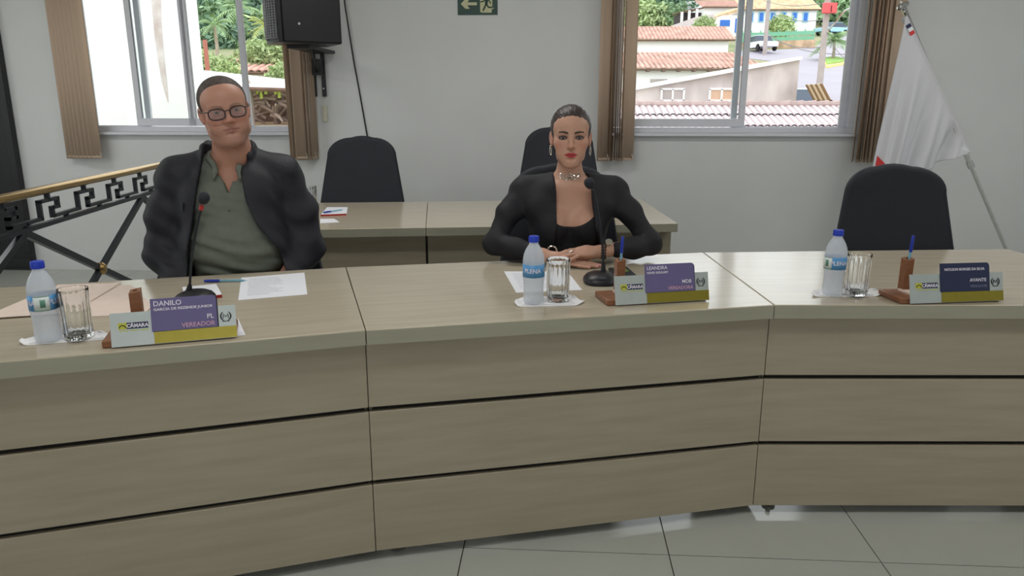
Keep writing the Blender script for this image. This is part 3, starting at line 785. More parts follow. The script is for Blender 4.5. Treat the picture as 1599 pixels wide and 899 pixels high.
# small notebook behind the pen holder
ps = [PZ(x, y, ZD) for x, y in [(962, 437), (993, 433), (978, 420), (950, 422)]]; c = sum(ps, Vector()) / 4; c.z = ZD
nb = tag(empty('pocket_notebook', c), 'small dark notebook with green edge behind the pen holder', 'notebook')
MB().prism([(p.x - c.x, p.y - c.y) for p in ps], .0005, .010).build('cover', 'ink', nb)
MB().prism([((p.x - c.x) * .6, (p.y - c.y) * .5 + .02) for p in ps], .0102, .013).build('green_top', mat('olive_card', lin(110, 125, 70), .5), nb)
# ================================================================== PEOPLE (implicit surfaces, one continuous body each)
class Field:
    def __init__(s, xs, ys, zs):
        s.a = [np.asarray(q, dtype=np.float32) for q in (xs, ys, zs)]
        s.D = np.full([len(q) for q in s.a], 1.0, dtype=np.float32)
    def _sub(s, lo, hi):
        sl = []
        for i in range(3):
            i0 = max(0, np.searchsorted(s.a[i], lo[i]) - 1); i1 = min(len(s.a[i]), np.searchsorted(s.a[i], hi[i]) + 1); sl.append(slice(i0, i1))
        return tuple(sl), [s.a[0][sl[0]][:, None, None], s.a[1][sl[1]][None, :, None], s.a[2][sl[2]][None, None, :]]
    def put(s, fn, lo, hi, k=.01, op='u'):
        sl, (X, Y, Z) = s._sub(lo, hi)
        d = fn(X, Y, Z).astype(np.float32); A = s.D[sl]
        if op == 'u':
            if k > 0:
                h = np.clip(.5 + .5 * (A - d) / k, 0, 1); s.D[sl] = A + (d - A) * h - k * h * (1 - h)
            else: s.D[sl] = np.minimum(A, d)
        elif op == 's':
            if k > 0:
                d = -d; h = np.clip(.5 - .5 * (A - d) / k, 0, 1); s.D[sl] = A + (d - A) * h + k * h * (1 - h)
            else: s.D[sl] = np.maximum(A, -d)
    def cap(s, p, q, r0, r1=None, k=.02, op='u', fr=None):
        r1 = r0 if r1 is None else r1
        p, q = (np.array(v, dtype=float) for v in (p, q))
        if fr is not None:
            p = fr[1] + fr[0] @ (p * fr[2]); q = fr[1] + fr[0] @ (q * fr[2]); m = float(np.mean(fr[2])); r0, r1 = r0 * m, r1 * m
        R = max(r0, r1) + k + .012
        lo, hi = np.minimum(p, q) - R, np.maximum(p, q) + R; ab = q - p; L2 = max(1e-9, ab @ ab)
        def fn(X, Y, Z):
            x, y, z = X - p[0], Y - p[1], Z - p[2]
            t = np.clip((x * ab[0] + y * ab[1] + z * ab[2]) / L2, 0, 1)
            return np.sqrt((x - t * ab[0]) ** 2 + (y - t * ab[1]) ** 2 + (z - t * ab[2]) ** 2) - (r0 + (r1 - r0) * t)
        s.put(fn, lo, hi, k, op); return s
    def chain(s, pts, rs, k=.01, fr=None):
        for i in range(len(pts) - 1): s.cap(pts[i], pts[i + 1], rs[i], rs[i + 1], k, 'u', fr)
        return s
    def ell(s, c, r, k=.02, op='u', fr=None, rot=None):
        c = np.array(c, dtype=float); r = np.array(r, dtype=float); R3 = np.eye(3)
        if rot is not None: R3 = np.array(rot)
        if fr is not None: c = fr[1] + fr[0] @ (c * fr[2]); r = r * fr[2]; R3 = fr[0] @ R3
        ext = np.abs(R3) @ r + k + .012
        lo, hi = c - ext, c + ext
        def fn(X, Y, Z):
            x, y, z = X - c[0], Y - c[1], Z - c[2]
            a = (R3[0, 0] * x + R3[1, 0] * y + R3[2, 0] * z) / r[0]; b = (R3[0, 1] * x + R3[1, 1] * y + R3[2, 1] * z) / r[1]; e = (R3[0, 2] * x + R3[1, 2] * y + R3[2, 2] * z) / r[2]
            k0 = np.sqrt(a * a + b * b + e * e) + 1e-9; k1 = np.sqrt((a / r[0]) ** 2 + (b / r[1]) ** 2 + (e / r[2]) ** 2) + 1e-9
            return k0 * (k0 - 1) / k1
        s.put(fn, lo, hi, k, op); return s
    def modify(s, fn):
        s.D = fn(s.D, s.a[0][:, None, None], s.a[1][None, :, None], s.a[2][None, None, :]).astype(np.float32); return s
    def mesh(s, name):
        D = s.D; nx, ny, nz = D.shape; S = D < 0
        c = np.zeros((nx - 1, ny - 1, nz - 1), dtype=np.int8)
        for dx in (0, 1):
            for dy in (0, 1):
                for dz in (0, 1): c += S[dx:nx - 1 + dx, dy:ny - 1 + dy, dz:nz - 1 + dz]
        I, J, K = np.nonzero((c > 0) & (c < 8)); n = len(I)
        acc = np.zeros((n, 3)); cnt = np.zeros(n)
        ax = s.a
        cor = [(a, b, e) for a in (0, 1) for b in (0, 1) for e in (0, 1)]
        for i0 in range(8):
            for i1 in range(i0 + 1, 8):
                A, B = cor[i0], cor[i1]
                if sum(abs(A[q] - B[q]) for q in range(3)) != 1: continue
                va = D[I + A[0], J + A[1], K + A[2]]; vb = D[I + B[0], J + B[1], K + B[2]]
                m = (va < 0) != (vb < 0); t = np.where(m, va / np.where(m, va - vb, 1), 0)
                for q, idx in enumerate((I, J, K)):
                    pa, pb = ax[q][idx + A[q]], ax[q][idx + B[q]]; acc[:, q] += np.where(m, pa + (pb - pa) * t, 0)
                cnt += m
        V = acc / cnt[:, None]
        idm = -np.ones((nx - 1, ny - 1, nz - 1), dtype=np.int64); idm[I, J, K] = np.arange(n)
        Fs = []
        for a in range(3):
            b, e = (a + 1) % 3, (a + 2) % 3
            s0 = [slice(None)] * 3; s1 = [slice(None)] * 3; s0[a] = slice(0, -1); s1[a] = slice(1, None)
            ch = S[tuple(s0)] != S[tuple(s1)]; P3 = list(np.nonzero(ch))
            ok = (P3[b] > 0) & (P3[e] > 0) & (P3[b] < D.shape[b] - 1) & (P3[e] < D.shape[e] - 1); P3 = [q[ok] for q in P3]
            flip = S[tuple(P3)]
            def cell(db, de):
                q = list(P3); q[b] = q[b] + db; q[e] = q[e] + de; return idm[tuple(q)]
            f = np.stack([cell(-1, -1), cell(0, -1), cell(0, 0), cell(-1, 0)], 1)
            f[~flip] = f[~flip][:, ::-1]; Fs.append(f)
        Fa = np.concatenate(Fs); Fa = Fa[(Fa >= 0).all(1)]
        me = bpy.data.meshes.new(name)
        me.vertices.add(n); me.vertices.foreach_set('co', V.astype(np.float32).ravel())
        me.loops.add(len(Fa) * 4); me.loops.foreach_set('vertex_index', Fa.astype(np.int32).ravel())
        me.polygons.add(len(Fa)); me.polygons.foreach_set('loop_start', np.arange(0, len(Fa) * 4, 4, dtype=np.int32))
        me.update(calc_edges=True); me.validate()
        me.polygons.foreach_set('use_smooth', np.ones(len(me.polygons), dtype=bool))
        return me, V
def axis(lo, hi, bands, coarse):
    """coordinates from lo to hi, fine inside the bands (a, b, step)"""
    out = [lo]; x = lo
    while x < hi:
        st = coarse
        for a, b, h in bands:
            if a - .5 * coarse <= x <= b: st = min(st, h)
        x += st; out.append(x)
    return out
def person_part(me, name, m, parent):
    o = bpy.data.objects.new(name, me); COL.objects.link(o); me.materials.append(M[m] if isinstance(m, str) else m); o.parent = parent; return o
def paint(me, cols):
    at = me.color_attributes.new('Col', 'FLOAT_COLOR', 'POINT'); c4 = np.ones((len(me.vertices), 4), dtype=np.float32); c4[:, :3] = cols; at.data.foreach_set('color', c4.ravel())
def blend(C, w, col): return C * (1 - w[:, None]) + np.array(col[:3])[None, :] * w[:, None]
def sm(x, a, b): 
    t = np.clip((x - a) / (b - a), 0, 1); return t * t * (3 - 2 * t)
M['skin'] = mat('skin', (1, 1, 1, 1), 0.48, var=0.03, scale=60, attr='Col', sss=.15, bump=.04, bscale=350)
M['eye'] = mat('eye_surface', (1, 1, 1, 1), 0.12, var=0.0, attr='Col')
M['hairm'] = mat('short_dark_hair', lin(72, 60, 54), 0.6, scale=90, stretch=(1, 1, .25), var=.45, bump=.5, bscale=220)
M['hairw'] = mat('dark_brown_hair', lin(52, 40, 38), 0.38, scale=70, stretch=(1, .2, .6), var=.4, bump=.4, bscale=160)
M['jacketm'] = mat('navy_black_jacket', lin(22, 23, 32), 0.62, var=.1, scale=30, bump=.12, bscale=120)
M['shirt'] = mat('grey_green_polo', lin(100, 106, 96), 0.8, var=.06, scale=40, bump=.15, bscale=500)
M['jacketw'] = mat('black_blazer', lin(21, 21, 28), 0.7, var=.08, scale=30, bump=.1, bscale=400)
M['topw'] = mat('black_top', lin(22, 22, 27), 0.75, var=.08)
M['trouser'] = mat('dark_trousers', lin(34, 35, 42), 0.8)
M['silver'] = mat('silver_jewellery', lin(225, 222, 215), 0.15, 1.0)
M['beads'] = mat('dark_beads', lin(52, 44, 34), 0.25)
M['frame'] = mat('dark_spectacle_frame', lin(38, 32, 34), 0.3)
M['lens'] = mat_mix_transparent('spectacle_lens', lin(150, 142, 146), .32, .08)

def npm(R): return np.array(R, dtype=float)
def head_frame(c, yaw, roll, pitch, sc):
    R = Rz(yaw) @ Ry(roll) @ Rx(pitch); return (npm(R), np.array(c, dtype=float), np.array(sc, dtype=float))
def build_head(F, fr, female):
    E = lambda c, r, k=.02, op='u', rot=None: F.ell(c, r, k, op, fr, rot)
    C = lambda p, q, r0, r1=None, k=.015, op='u': F.cap(p, q, r0, r1, k, op, fr)
    E((0, .016, .038), (.0755, .096, .086), .01)
    E((0, -.030, .040), (.062, .056, .056), .03)
    E((0, -.022, -.030), (.060 if not female else .0555, .062, .080), .03)
    jw = .054 if not female else .037
    for s_ in (-1, 1):
        C((s_ * jw, .012, -.050), (s_ * jw * .88, -.012, -.078), .018 if not female else .016, .016 if not female else .014, .03)
        C((s_ * jw * .86, -.014, -.080), (s_ * .016, -.066, -.112 if not female else -.107), .016, .013, .028)
        E((s_ * .043, -.052, -.024), (.022, .020, .018), .03)
        E((s_ * (.034 if not female else .026), -.056, -.062), (.024, .020, .026), .03)
    E((0, -.070, -.108 if not female else -.104), (.021 if not female else .016, .017, .015), .025)
    E((0, -.060, -.070), (.034, .026, .030), .025)
    # brow and sockets
    for s_ in (-1, 1):
        C((s_ * .014, -.082, .019), (s_ * .046, -.066, .020), .008 if not female else .006, .006, .014)
        E((s_ * .0315, -.0905, .001), (.0185, .0125, .0105), .012, 's')
        E((s_ * .0315, -.0665, .0005), (.0145, .0135, .0125), .004)
    # nose
    nw = 1.0 if not female else .82
    C((0, -.080, .012), (0, -.1000, -.026), .0068 * nw, .0088 * nw, .012)
    E((0, -.1015, -.0325), (.0112 * nw, .0115, .0095), .009)
    for s_ in (-1, 1):
        E((s_ * .0125 * nw, -.0905, -.0355), (.0075 * nw, .0105, .0072), .007)
        E((s_ * .0062 * nw, -.1000, -.0435), (.0030, .0040, .0026), .003, 's')
    if female: E((0, -.0905, -.050), (.004, .004, .008), .006, 's')
    # mouth
    mw = .0270 if not female else .0250; lp_ = .75 if not female else 1.35
    for s_ in (-1, 1):
        C((0, -.0885 if female else -.0865, -.0620 if female else -.0630), (s_ * mw, -.0765, -.0665), .0042 * lp_, .0016, .004)
        C((0, -.0880, -.0725), (s_ * mw * .9, -.0770, -.0675), .0050 * lp_, .0016, .004)
        C((0, -.0945 if female else -.0925, -.0667), (s_ * mw, -.0795, -.0667), .0013, .0012, .0018, 's')
    E((0, -.0870, -.0835), (.015, .004, .0045), .008, 's')
    # ears
    for s_ in (-1, 1):
        rot = npm(Rz(s_ * math.radians(-22)) @ Rx(math.radians(-12)))
        E((s_ * .0775, .016, -.008), (.0055, .0175, .0300), .008, 'u', rot)
        E((s_ * .0835, .012, -.004), (.0045, .0095, .0180), .004, 's', rot)
        E((s_ * .0745, .008, -.032), (.0055, .0080, .0085), .006)
def head_local(V, fr): return ((V - fr[1]) @ fr[0]) / fr[2]
def eye_part(parent, fr, s_, iris, W_=.0125, Hh=.0044):
    n = 24; vs = []; cols = []; R_ = .0143
    for j in range(n + 1):
        for i in range(n + 1):
            u = -1 + 2 * i / n; v = -1 + 2 * j / n
            x = u * W_; top = Hh * (1 - abs(u) ** 2.2); bot = -Hh * .8 * (1 - abs(u) ** 2.0); z = bot + (top - bot) * (v + 1) / 2
            y = -.0665 - math.sqrt(max(1e-6, R_ ** 2 - x * x * .85 - z * z)) - .0004
            vs.append(fr[1] + fr[0] @ (np.array((s_ * .0315 + x, y, .0005 + z)) * fr[2]))
            d = math.hypot(x, z - .0006)
            cols.append((.02, .018, .02) if d < .0024 else (iris if d < .0058 else (.40, .37, .36)))
    mb = MB().add([Vector(v) for v in vs], [(j * (n + 1) + i, j * (n + 1) + i + 1, (j + 1) * (n + 1) + i + 1, (j + 1) * (n + 1) + i) for j in range(n) for i in range(n)])
    me = bpy.data.meshes.new('eye'); me.from_pydata([tuple(v) for v in mb.v], [], mb.f); me.update(); me.polygons.foreach_set('use_smooth', [True] * len(me.polygons))
    paint(me, np.array(cols)); o = person_part(me, 'eye', 'eye', parent); q = o.modifiers.new('thickness', 'SOLIDIFY'); q.thickness = .0008; return o
def cloth_noise(X, Y, Z, amp, f=22.0):
    return amp * (np.sin(X * f + 2 * np.sin(Z * f * .7)) * np.sin(Z * f * 1.1 + 1.7 * np.sin(Y * f * .8)) + .5 * np.sin(Z * f * 2.1 + X * f * 1.3 + 1.2 * np.sin(Y * f * 1.6)))
def skin_colours(V, fr, base, female):
    h = head_local(V, fr); x, y, z = h[:, 0], h[:, 1], h[:, 2]; ax_ = np.abs(x)
    C = np.tile(np.array(base[:3]), (len(V), 1)); front = (y < -.03) & (z > -.14)
    fz = front.astype(float)
    C = blend(C, .30 * fz * np.exp(-((ax_ - .045) / .02) ** 2 - ((z + .03) / .02) ** 2), lin(190, 100, 88))
    C = blend(C, .25 * fz * np.exp(-(x / .016) ** 2 - ((z + .033) / .014) ** 2), lin(185, 100, 88))
    C = blend(C, .35 * np.exp(-((ax_ - .08) / .01) ** 2 - ((z + .005) / .03) ** 2), lin(190, 105, 92))
    # lips
    mw = .0255 if female else .0270
    up = -.0665 + (.0088 if female else .0075) * (1 - (ax_ / mw) ** 2) - .0016 * np.exp(-(x / .0035) ** 2); lo = -.0668 - (.0112 if female else .0095) * (1 - (ax_ / mw) ** 2)
    lipm = fz * (y < -.07) * (ax_ < mw) * sm(z, lo - .0012, lo + .0008) * (1 - sm(z, up - .0008, up + .0012))
    C = blend(C, lipm * (.95 if female else .5), lin(176, 40, 52) if female else lin(150, 88, 84))
    C = blend(C, fz * (y < -.07) * (ax_ < mw * 1.02) * np.exp(-((z + .0667) / .0014) ** 2) * .75, lin(70, 34, 34))
    # brows
    bz = .0205 + .0045 * np.sin(np.clip((ax_ - .012) / .036, 0, 1) * 2.4) - (.0 if female else .001)
    bt = (.0042 if female else .0036) * (1 - .55 * np.clip((ax_ - .03) / .02, 0, 1))
    bm_ = fz * (y < -.045) * sm(ax_, .010, .014) * (1 - sm(ax_, .047, .052)) * (1 - sm(np.abs(z - bz), bt * .7, bt * 1.3))
    C = blend(C, bm_ * (1.0 if female else .45), lin(34, 25, 25) if female else lin(92, 74, 66))
    # lashes, lid colour
    ex = (ax_ - .0325) / (.0195 if female else .0155); ez = (z - .0020) / (.0098 if female else .0068)
    em_ = fz * (y < -.05) * (1 - sm(np.sqrt(ex ** 2 + ez ** 2), .72, 1.12))
    C = blend(C, em_ * (.93 if female else .4), lin(44, 30, 36) if female else lin(120, 80, 70))
    if not female:
        sh = fz * sm(-z, .048, .07) * (1 - lipm) * .22; C = blend(C, sh, lin(120, 98, 92))
    return C

# ------------------------------------------------------------------ the woman
wx = PY(894, 214, 2.90)
WR = tag(empty('person', (wx.x, 3.0, 0)), 'woman in black blazer with silver choker seated with folded hands', 'person')
wfr = head_frame((0, -.012, wx.z - .002), math.radians(-3), 0, math.radians(2), (1.0, .98, .945))
hz = wfr[1][2]
F = Field(axis(-.42, .44, [(-.135, .14, .0022)], .008), axis(-.31, .16, [(-.28, .10, .0023)], .008), axis(.44, hz + .14, [(.745, .825, .0022), (hz - .16, hz + .14, .0026)], .008))
build_head(F, wfr, True)
F.chain([(0, .014, hz - .07), (0, .024, hz - .135), (0, .034, hz - .20)], [.047, .046, .050], .025)
for s_ in (-1, 1):
    F.cap((s_ * .03, .045, hz - .190), (s_ * .150, .038, hz - .222), .026, .042, .04)
    F.cap((s_ * .014, -.018, hz - .196), (s_ * .10, -.020, hz - .200), .011, .011, .03)
F.ell((0, .045, hz - .31), (.150, .088, .155), .05)
F.ell((0, .045, hz - .50), (.130, .095, .20), .06)
for s_ in (-1, 1): F.ell((s_ * .066, -.032, hz - .355), (.066, .056, .068), .03)
F.cap((0, -.095, hz - .33), (0, -.10, hz - .41), .004, .006, .02, 's')
F.ell((0, .05, .56), (.17, .12, .12), .05)
# arms (inside the sleeves)
SH, EL_, ER_ = hz - .205, (-.305, -.075, .815), (.325, -.075, .815)
WL_, WRt = (-.115, -.185, .792), (.112, -.180, .803)
for s_, el, wr in ((-1, EL_, WL_), (1, ER_, WRt)):
    F.chain([(s_ * .155, .040, SH - .012), (s_ * .242, -.012, .93), el], [.036, .032, .030], .03); F.chain([el, wr], [.036, .024], .02)
# upper hand lies across: fingers to the photo's left
F.chain([(.115, -.180, .803), (.055, -.196, .802), (.028, -.198, .800)], [.0235, .027, .026], .012)
F.ell((.045, -.198, .800), (.045, .038, .0165), .014)
def finger(pts, r): F.chain(pts, [r * .9, r * .86, r * .8, r * .7][:len(pts)], .003)
finger([(.012, -.172, .802), (-.022, -.172, .802), (-.046, -.176, .794), (-.062, -.180, .786)], .0092)
finger([(.008, -.193, .804), (-.028, -.199, .803), (-.053, -.206, .790), (-.066, -.211, .776)], .0095)
finger([(.010, -.213, .800), (-.022, -.223, .796), (-.044, -.233, .781), (-.053, -.240, .767)], .0090)
finger([(.016, -.231, .794), (-.010, -.244, .785), (-.026, -.253, .772), (-.033, -.259, .762)], .0080)
finger([(.068, -.166, .803), (.030, -.150, .806), (-.004, -.150, .802), (-.026, -.156, .797)], .0098)
# lower hand, fingers to the photo's right
F.chain([WL_, (-.060, -.200, .778), (-.030, -.206, .773)], [.023, .026, .024], .012)
F.ell((-.035, -.208, .772), (.045, .036, .0150), .012)
finger([(.0, -.190, .771), (.040, -.196, .768), (.070, -.206, .764), (.090, -.214, .760)], .0088)
finger([(.004, -.208, .769), (.046, -.217, .766), (.080, -.228, .763), (.104, -.236, .760)], .0090)
finger([(.0, -.225, .767), (.040, -.238, .764), (.070, -.247, .761), (.092, -.253, .760)], .0085)
finger([(-.008, -.238, .765), (.022, -.252, .762), (.044, -.260, .760), (.060, -.265, .759)], .0076)
finger([(-.055, -.180, .778), (-.028, -.168, .780), (.0, -.168, .778), (.018, -.172, .776)], .0095)
me, V = F.mesh('woman_body')
C = skin_colours(V, wfr, lin(196, 152, 130), True)
for tip in ((.090, -.214, .760), (.104, -.236, .760), (.092, -.253, .760), (.060, -.265, .759), (-.062, -.180, .786), (-.066, -.209, .775), (-.053, -.236, .767), (-.033, -.251, .763)):
    d = np.linalg.norm(V - (np.array(tip) + np.array((0, -.003, .004))), axis=1); C = blend(C, (1 - sm(d, .0065, .0095)) * .9, lin(222, 160, 158))
C = blend(C, ((V[:, 2] < .95) & (V[:, 2] > .70) & (np.abs(V[:, 0]) > .2)).astype(float), lin(31, 31, 38))
paint(me, C); person_part(me, 'body', 'skin', WR)
for s_ in (-1, 1): eye_part(WR, wfr, s_, (.03, .02, .016), .0118, .0038)
# hair, combed back into a bun
H_ = Field(*[axis(c0 - .125, c0 + .145, [(-9, 9, .003)], .003) for c0 in (0, .0, hz + .01)])
H_.ell((0, .014, .040), (.0815, .1010, .0925), .0, 'u', wfr); H_.ell((0, .108, .035), (.038, .034, .040), .02, 'u', wfr)
H_.cap((0, .07, -.02), (0, .085, -.085), .045, .028, .03, 'u', wfr)
def whair(D, X, Y, Z):
    P = np.stack(np.broadcast_arrays(X, Y, Z), -1).reshape(-1, 3); h = head_local(P, wfr); x, y, z = h[:, 0], h[:, 1], h[:, 2]
    q = np.maximum((np.sqrt((x / .066) ** 2 + (np.maximum(z, 0) / .088) ** 2) - 1) * .06, y - .002)
    low = np.where(y < .035, -.004 - z, np.minimum(-.085 + np.maximum(0, .06 - y) * 1.5, -.02) - z)
    D2 = np.maximum(np.maximum(D.ravel(), -q), low * .8)
    return (D2 + .0004 * np.sin(np.arctan2(x, z + .1) * 60)).reshape(D.shape)
H_.modify(whair); me, V = H_.mesh('woman_hair'); person_part(me, 'hair', 'hairw', WR)
# black top
T_ = Field(axis(-.22, .22, [], .006), axis(-.13, .16, [], .006), axis(.46, hz - .22, [], .006))
T_.ell((0, .045, hz - .31), (.156, .094, .161), .0); T_.ell((0, .045, hz - .50), (.136, .101, .20), .06)
for s_ in (-1, 1): T_.ell((s_ * .066, -.032, hz - .355), (.072, .063, .075), .03)
T_.ell((0, .05, .56), (.176, .126, .12), .05)
nz_ = PY(900, 356, 2.90).z
T_.modify(lambda D, X, Y, Z: np.maximum(D, Z - (nz_ + .012 * (X / .05) ** 2 * (np.abs(X) < .2))))
me, V = T_.mesh('woman_top'); person_part(me, 'top', 'topw', WR)
# blazer
J = Field(axis(-.44, .46, [], .0055), axis(-.27, .19, [], .0055), axis(.50, hz - .10, [], .0055))
J.ell((0, .045, hz - .315), (.172, .108, .165), .0); J.ell((0, .045, hz - .50), (.152, .115, .22), .07)
for s_ in (-1, 1):
    J.ell((s_ * .068, -.035, hz - .36), (.080, .072, .085), .04); J.cap((s_ * .050, .040, hz - .172), (s_ * .180, .036, hz - .205), .030, .046, .03)
    el = EL_ if s_ < 0 else ER_; wr = (-.140, -.17, .797) if s_ < 0 else (.180, -.158, .806)
    J.cap((s_ * .066, .0, hz - .208), (s_ * .165, .010, hz - .232), .042, .046, .03); J.ell((s_ * .12, -.01, hz - .28), (.07, .07, .07), .03)
    J.chain([(s_ * .196, .034, hz - .226), (s_ * .250, -.018, .93), el], [.044, .039, .039], .05); J.chain([el, ((el[0] + wr[0]) / 2, (el[1] + wr[1]) / 2 - .005, .805), wr], [.040, .037, .031], .04)
J.ell((0, .05, .58), (.19, .135, .13), .05)
jz = [.60, .80, nz_, hz - .22, hz - .16, hz - .10]; jl = [-.075, -.066, -.056, -.056, -.062, -.07]; jr = [.135, .125, .098, .086, .078, .075]
def jopen(D, X, Y, Z):
    D = D + cloth_noise(X, Y, Z, .0008, 30) + .0016 * np.sin(Z * 85 + X * 40 + 2 * np.sin(Y * 30)) * np.clip((np.abs(X) - .19) / .04, 0, 1)
    l_, r_ = np.interp(Z, jz, jl), np.interp(Z, jz, jr); w = np.maximum(l_ - X, X - r_)
    D = np.maximum(D, -np.maximum(w, Y - .02))
    P = np.sqrt((X / .066) ** 2 + ((Y - .028) / .062) ** 2) - 1
    return np.maximum(D, -np.maximum(P * .06, (hz - .20) - Z)) * 1.0
J.modify(jopen); J.modify(lambda D, X, Y, Z: np.maximum(D, .7535 - Z - .6 * ((Y > -.065))))
me, V = J.mesh('woman_blazer'); person_part(me, 'blazer', 'jacketw', WR)
# jewellery
nk = MB()
for off, am in ((0, .006), (-.010, .007), (-.019, .006)):
    nk.tube([((.0535 - off * .1) * math.sin(a), .0265 - (.0545 - off * .10) * math.cos(a), hz - .146 + off + am * (abs(((a * 9 / math.pi) % 2) - 1) * 2 - 1) - .004 * math.cos(a)) for a in [math.radians(-120 + 240 * i / 96) for i in range(97)]], .0022, 6)
nk.build('choker_necklace', 'silver', WR, smooth=True)
for s_ in (-1, 1):
    c_ = wfr[1] + wfr[0] @ (np.array((s_ * .079, .006, -.058)) * wfr[2])
    MB().tube([(c_[0] + .004 * math.sin(a), c_[1] + .012 * math.sin(a), c_[2] + .019 * math.cos(a)) for a in [2 * math.pi * i / 24 for i in range(24)]], .0018, 6, closed=True).build('hoop_earring', 'silver', WR, smooth=True)
for bx_, rr in ((.118, .027), (.130, .0285)):
    bb = MB()
    for i in range(16):
        a = 2 * math.pi * i / 16; bb.lathe([(.0005, -.0048), (.004, -.003), (.0048, 0), (.004, .003), (.0005, .0048)], 8, (bx_ + .004 * math.cos(a), -.180 + rr * math.cos(a), .803 + rr * .98 * math.sin(a)))
    bb.build('bead_bracelet', 'beads', WR, smooth=True)
w_ = MB().lathe([(.001, -.004), (.014, -.004), (.0155, 0), (.014, .004), (.001, .004)], 20); w_.build('wrist_watch', 'silver', WR, (.142, -.186, .842), rot=(math.radians(35), 0, 0), smooth=True)
MB().tube([(-.078 + .018 * math.cos(a), -.186, .806 + .020 * math.sin(a)) for a in [2 * math.pi * i / 24 for i in range(24)]], .0034, 6, closed=True).build('silver_ring_bangle', 'silver', WR, smooth=True)
MB().box((-.012, -.213, .807), (.030, .008, .006), Ry(math.radians(-30))).build('finger_ring', 'silver', WR, bevel=.002)
# skirt and legs under the desk
K_ = Field(axis(-.26, .26, [], .01), axis(-.60, .2, [], .01), axis(0, .72, [], .01))
for s_ in (-1, 1): K_.chain([(s_ * .09, .02, .56), (s_ * .11, -.42, .55), (s_ * .11, -.40, .10)], [.095, .07, .05], .04); K_.cap((s_ * .11, -.40, .05), (s_ * .11, -.52, .04), .04, .035, .03)
me, V = K_.mesh('woman_trousers'); person_part(me, 'trousers', 'trouser', WR)

# ------------------------------------------------------------------ the man
mx_ = PY(338, 174, 2.72)
MR = tag(empty('person', (mx_.x, 2.86, 0)), 'man with glasses in dark jacket and grey-green polo shirt', 'person')
mfr = head_frame((.0, -.062, mx_.z + .004), math.radians(25), math.radians(-9), math.radians(3), (1.085, 1.04, .945))
hz = mfr[1][2] - .003; tyaw = math.radians(14); tfr = (npm(Rz(tyaw)), np.array((-.028, .01, 0.)), np.array((.96, 1., 1.)))
F = Field(axis(-.40, .44, [(-.125, .135, .0026)], .009), axis(-.32, .22, [(-.20, .09, .0026)], .009), axis(.44, hz + .145, [(hz - .19, hz + .145, .0026)], .009))
build_head(F, mfr, False)
F.chain([(.0, -.035, hz - .06), (-.004, -.012, hz - .14), (-.012, .012, hz - .21)], [.062, .063, .070], .03)
F.ell((.012, -.075, hz - .108), (.048, .045, .030), .03)
Ft = lambda c, r, k=.04: F.ell(c, r, k, 'u', tfr)
Ft((0, .02, 1.0), (.175, .105, .15)); Ft((0, -.01, .80), (.175, .14, .2)); Ft((0, .02, .58), (.18, .13, .12))
ms, me_, mw_ = (.195, .01, hz - .245), (.275, -.02, .80), (.13, -.20, .635)
for s_ in (-1, 1):
    F.cap((s_ * .05, .02, hz - .20), (s_ * .18, .01, hz - .245), .045, .05, .05, 'u', tfr)
    F.chain([(s_ * ms[0], ms[1], ms[2]), (s_ * me_[0], me_[1], me_[2]), (s_ * mw_[0], mw_[1], mw_[2])], [.048, .040, .028], .03, tfr)
    F.ell((s_ * .105, -.245, .63), (.04, .045, .018), .02, 'u', tfr)
    for q in range(4):
        x0 = s_ * (.13 - q * .019); F.chain([(x0, -.275, .632), (x0 * .96, -.31, .628), (x0 * .94, -.335, .617), (x0 * .93, -.35, .606)], [.0095, .009, .0085, .0075], .005, tfr)
    F.chain([(s_ * .075, -.235, .635), (s_ * .05, -.265, .638), (s_ * .04, -.29, .634)], [.011, .010, .008], .006, tfr)
me, V = F.mesh('man_body'); C = skin_colours(V, mfr, lin(186, 138, 118), False); paint(me, C); person_part(me, 'body', 'skin', MR)
for s_ in (-1, 1): eye_part(MR, mfr, s_, (.05, .035, .025))
H_ = Field(*[axis(c0 - .145, c0 + .145, [(-9, 9, .003)], .003) for c0 in (0, -.055, hz + .02)])
H_.ell((0, .016, .040), (.0795, .0990, .0905), .0, 'u', mfr)
def mhair(D, X, Y, Z):
    P = np.stack(np.broadcast_arrays(X, Y, Z), -1).reshape(-1, 3); h = head_local(P, mfr); x, y, z = h[:, 0], h[:, 1], h[:, 2]
    q = np.maximum((np.sqrt((x / .0665) ** 2 + (np.maximum(z, 0) / (.090 + .004 * np.cos(x * 90))) ** 2) - 1) * .06, y - .000)
    low = np.where(y < .03, .012 - (y + .03) * .3 - z, np.minimum(-.07 + np.maximum(0, .05 - y) * 1.8, .0) - z)
    D2 = np.maximum(np.maximum(D.ravel(), -q), low * .8)
    return (D2 + .0009 * np.sin(x * 700) * np.sin(y * 650 + z * 400)).reshape(D.shape)
H_.modify(mhair); me, V = H_.mesh('man_hair'); person_part(me, 'hair', 'hairm', MR)
# polo shirt
T_ = Field(axis(-.27, .31, [], .0055), axis(-.27, .20, [], .0055), axis(.50, hz - .12, [], .0055))
Tt = lambda c, r, k=.05: T_.ell(c, r, k, 'u', tfr)
Tt((0, .02, 1.0), (.185, .125, .165), 0); Tt((.01, -.030, .82), (.200, .160, .17)); Tt((0, .0, .62), (.205, .15, .13))
for s_ in (-1, 1):
    T_.cap((s_ * .06, .02, hz - .20), (s_ * .17, .01, hz - .245), .05, .052, .05, 'u', tfr); T_.ell((s_ * .07, -.055, 1.0), (.08, .06, .07), .05, 'u', tfr)
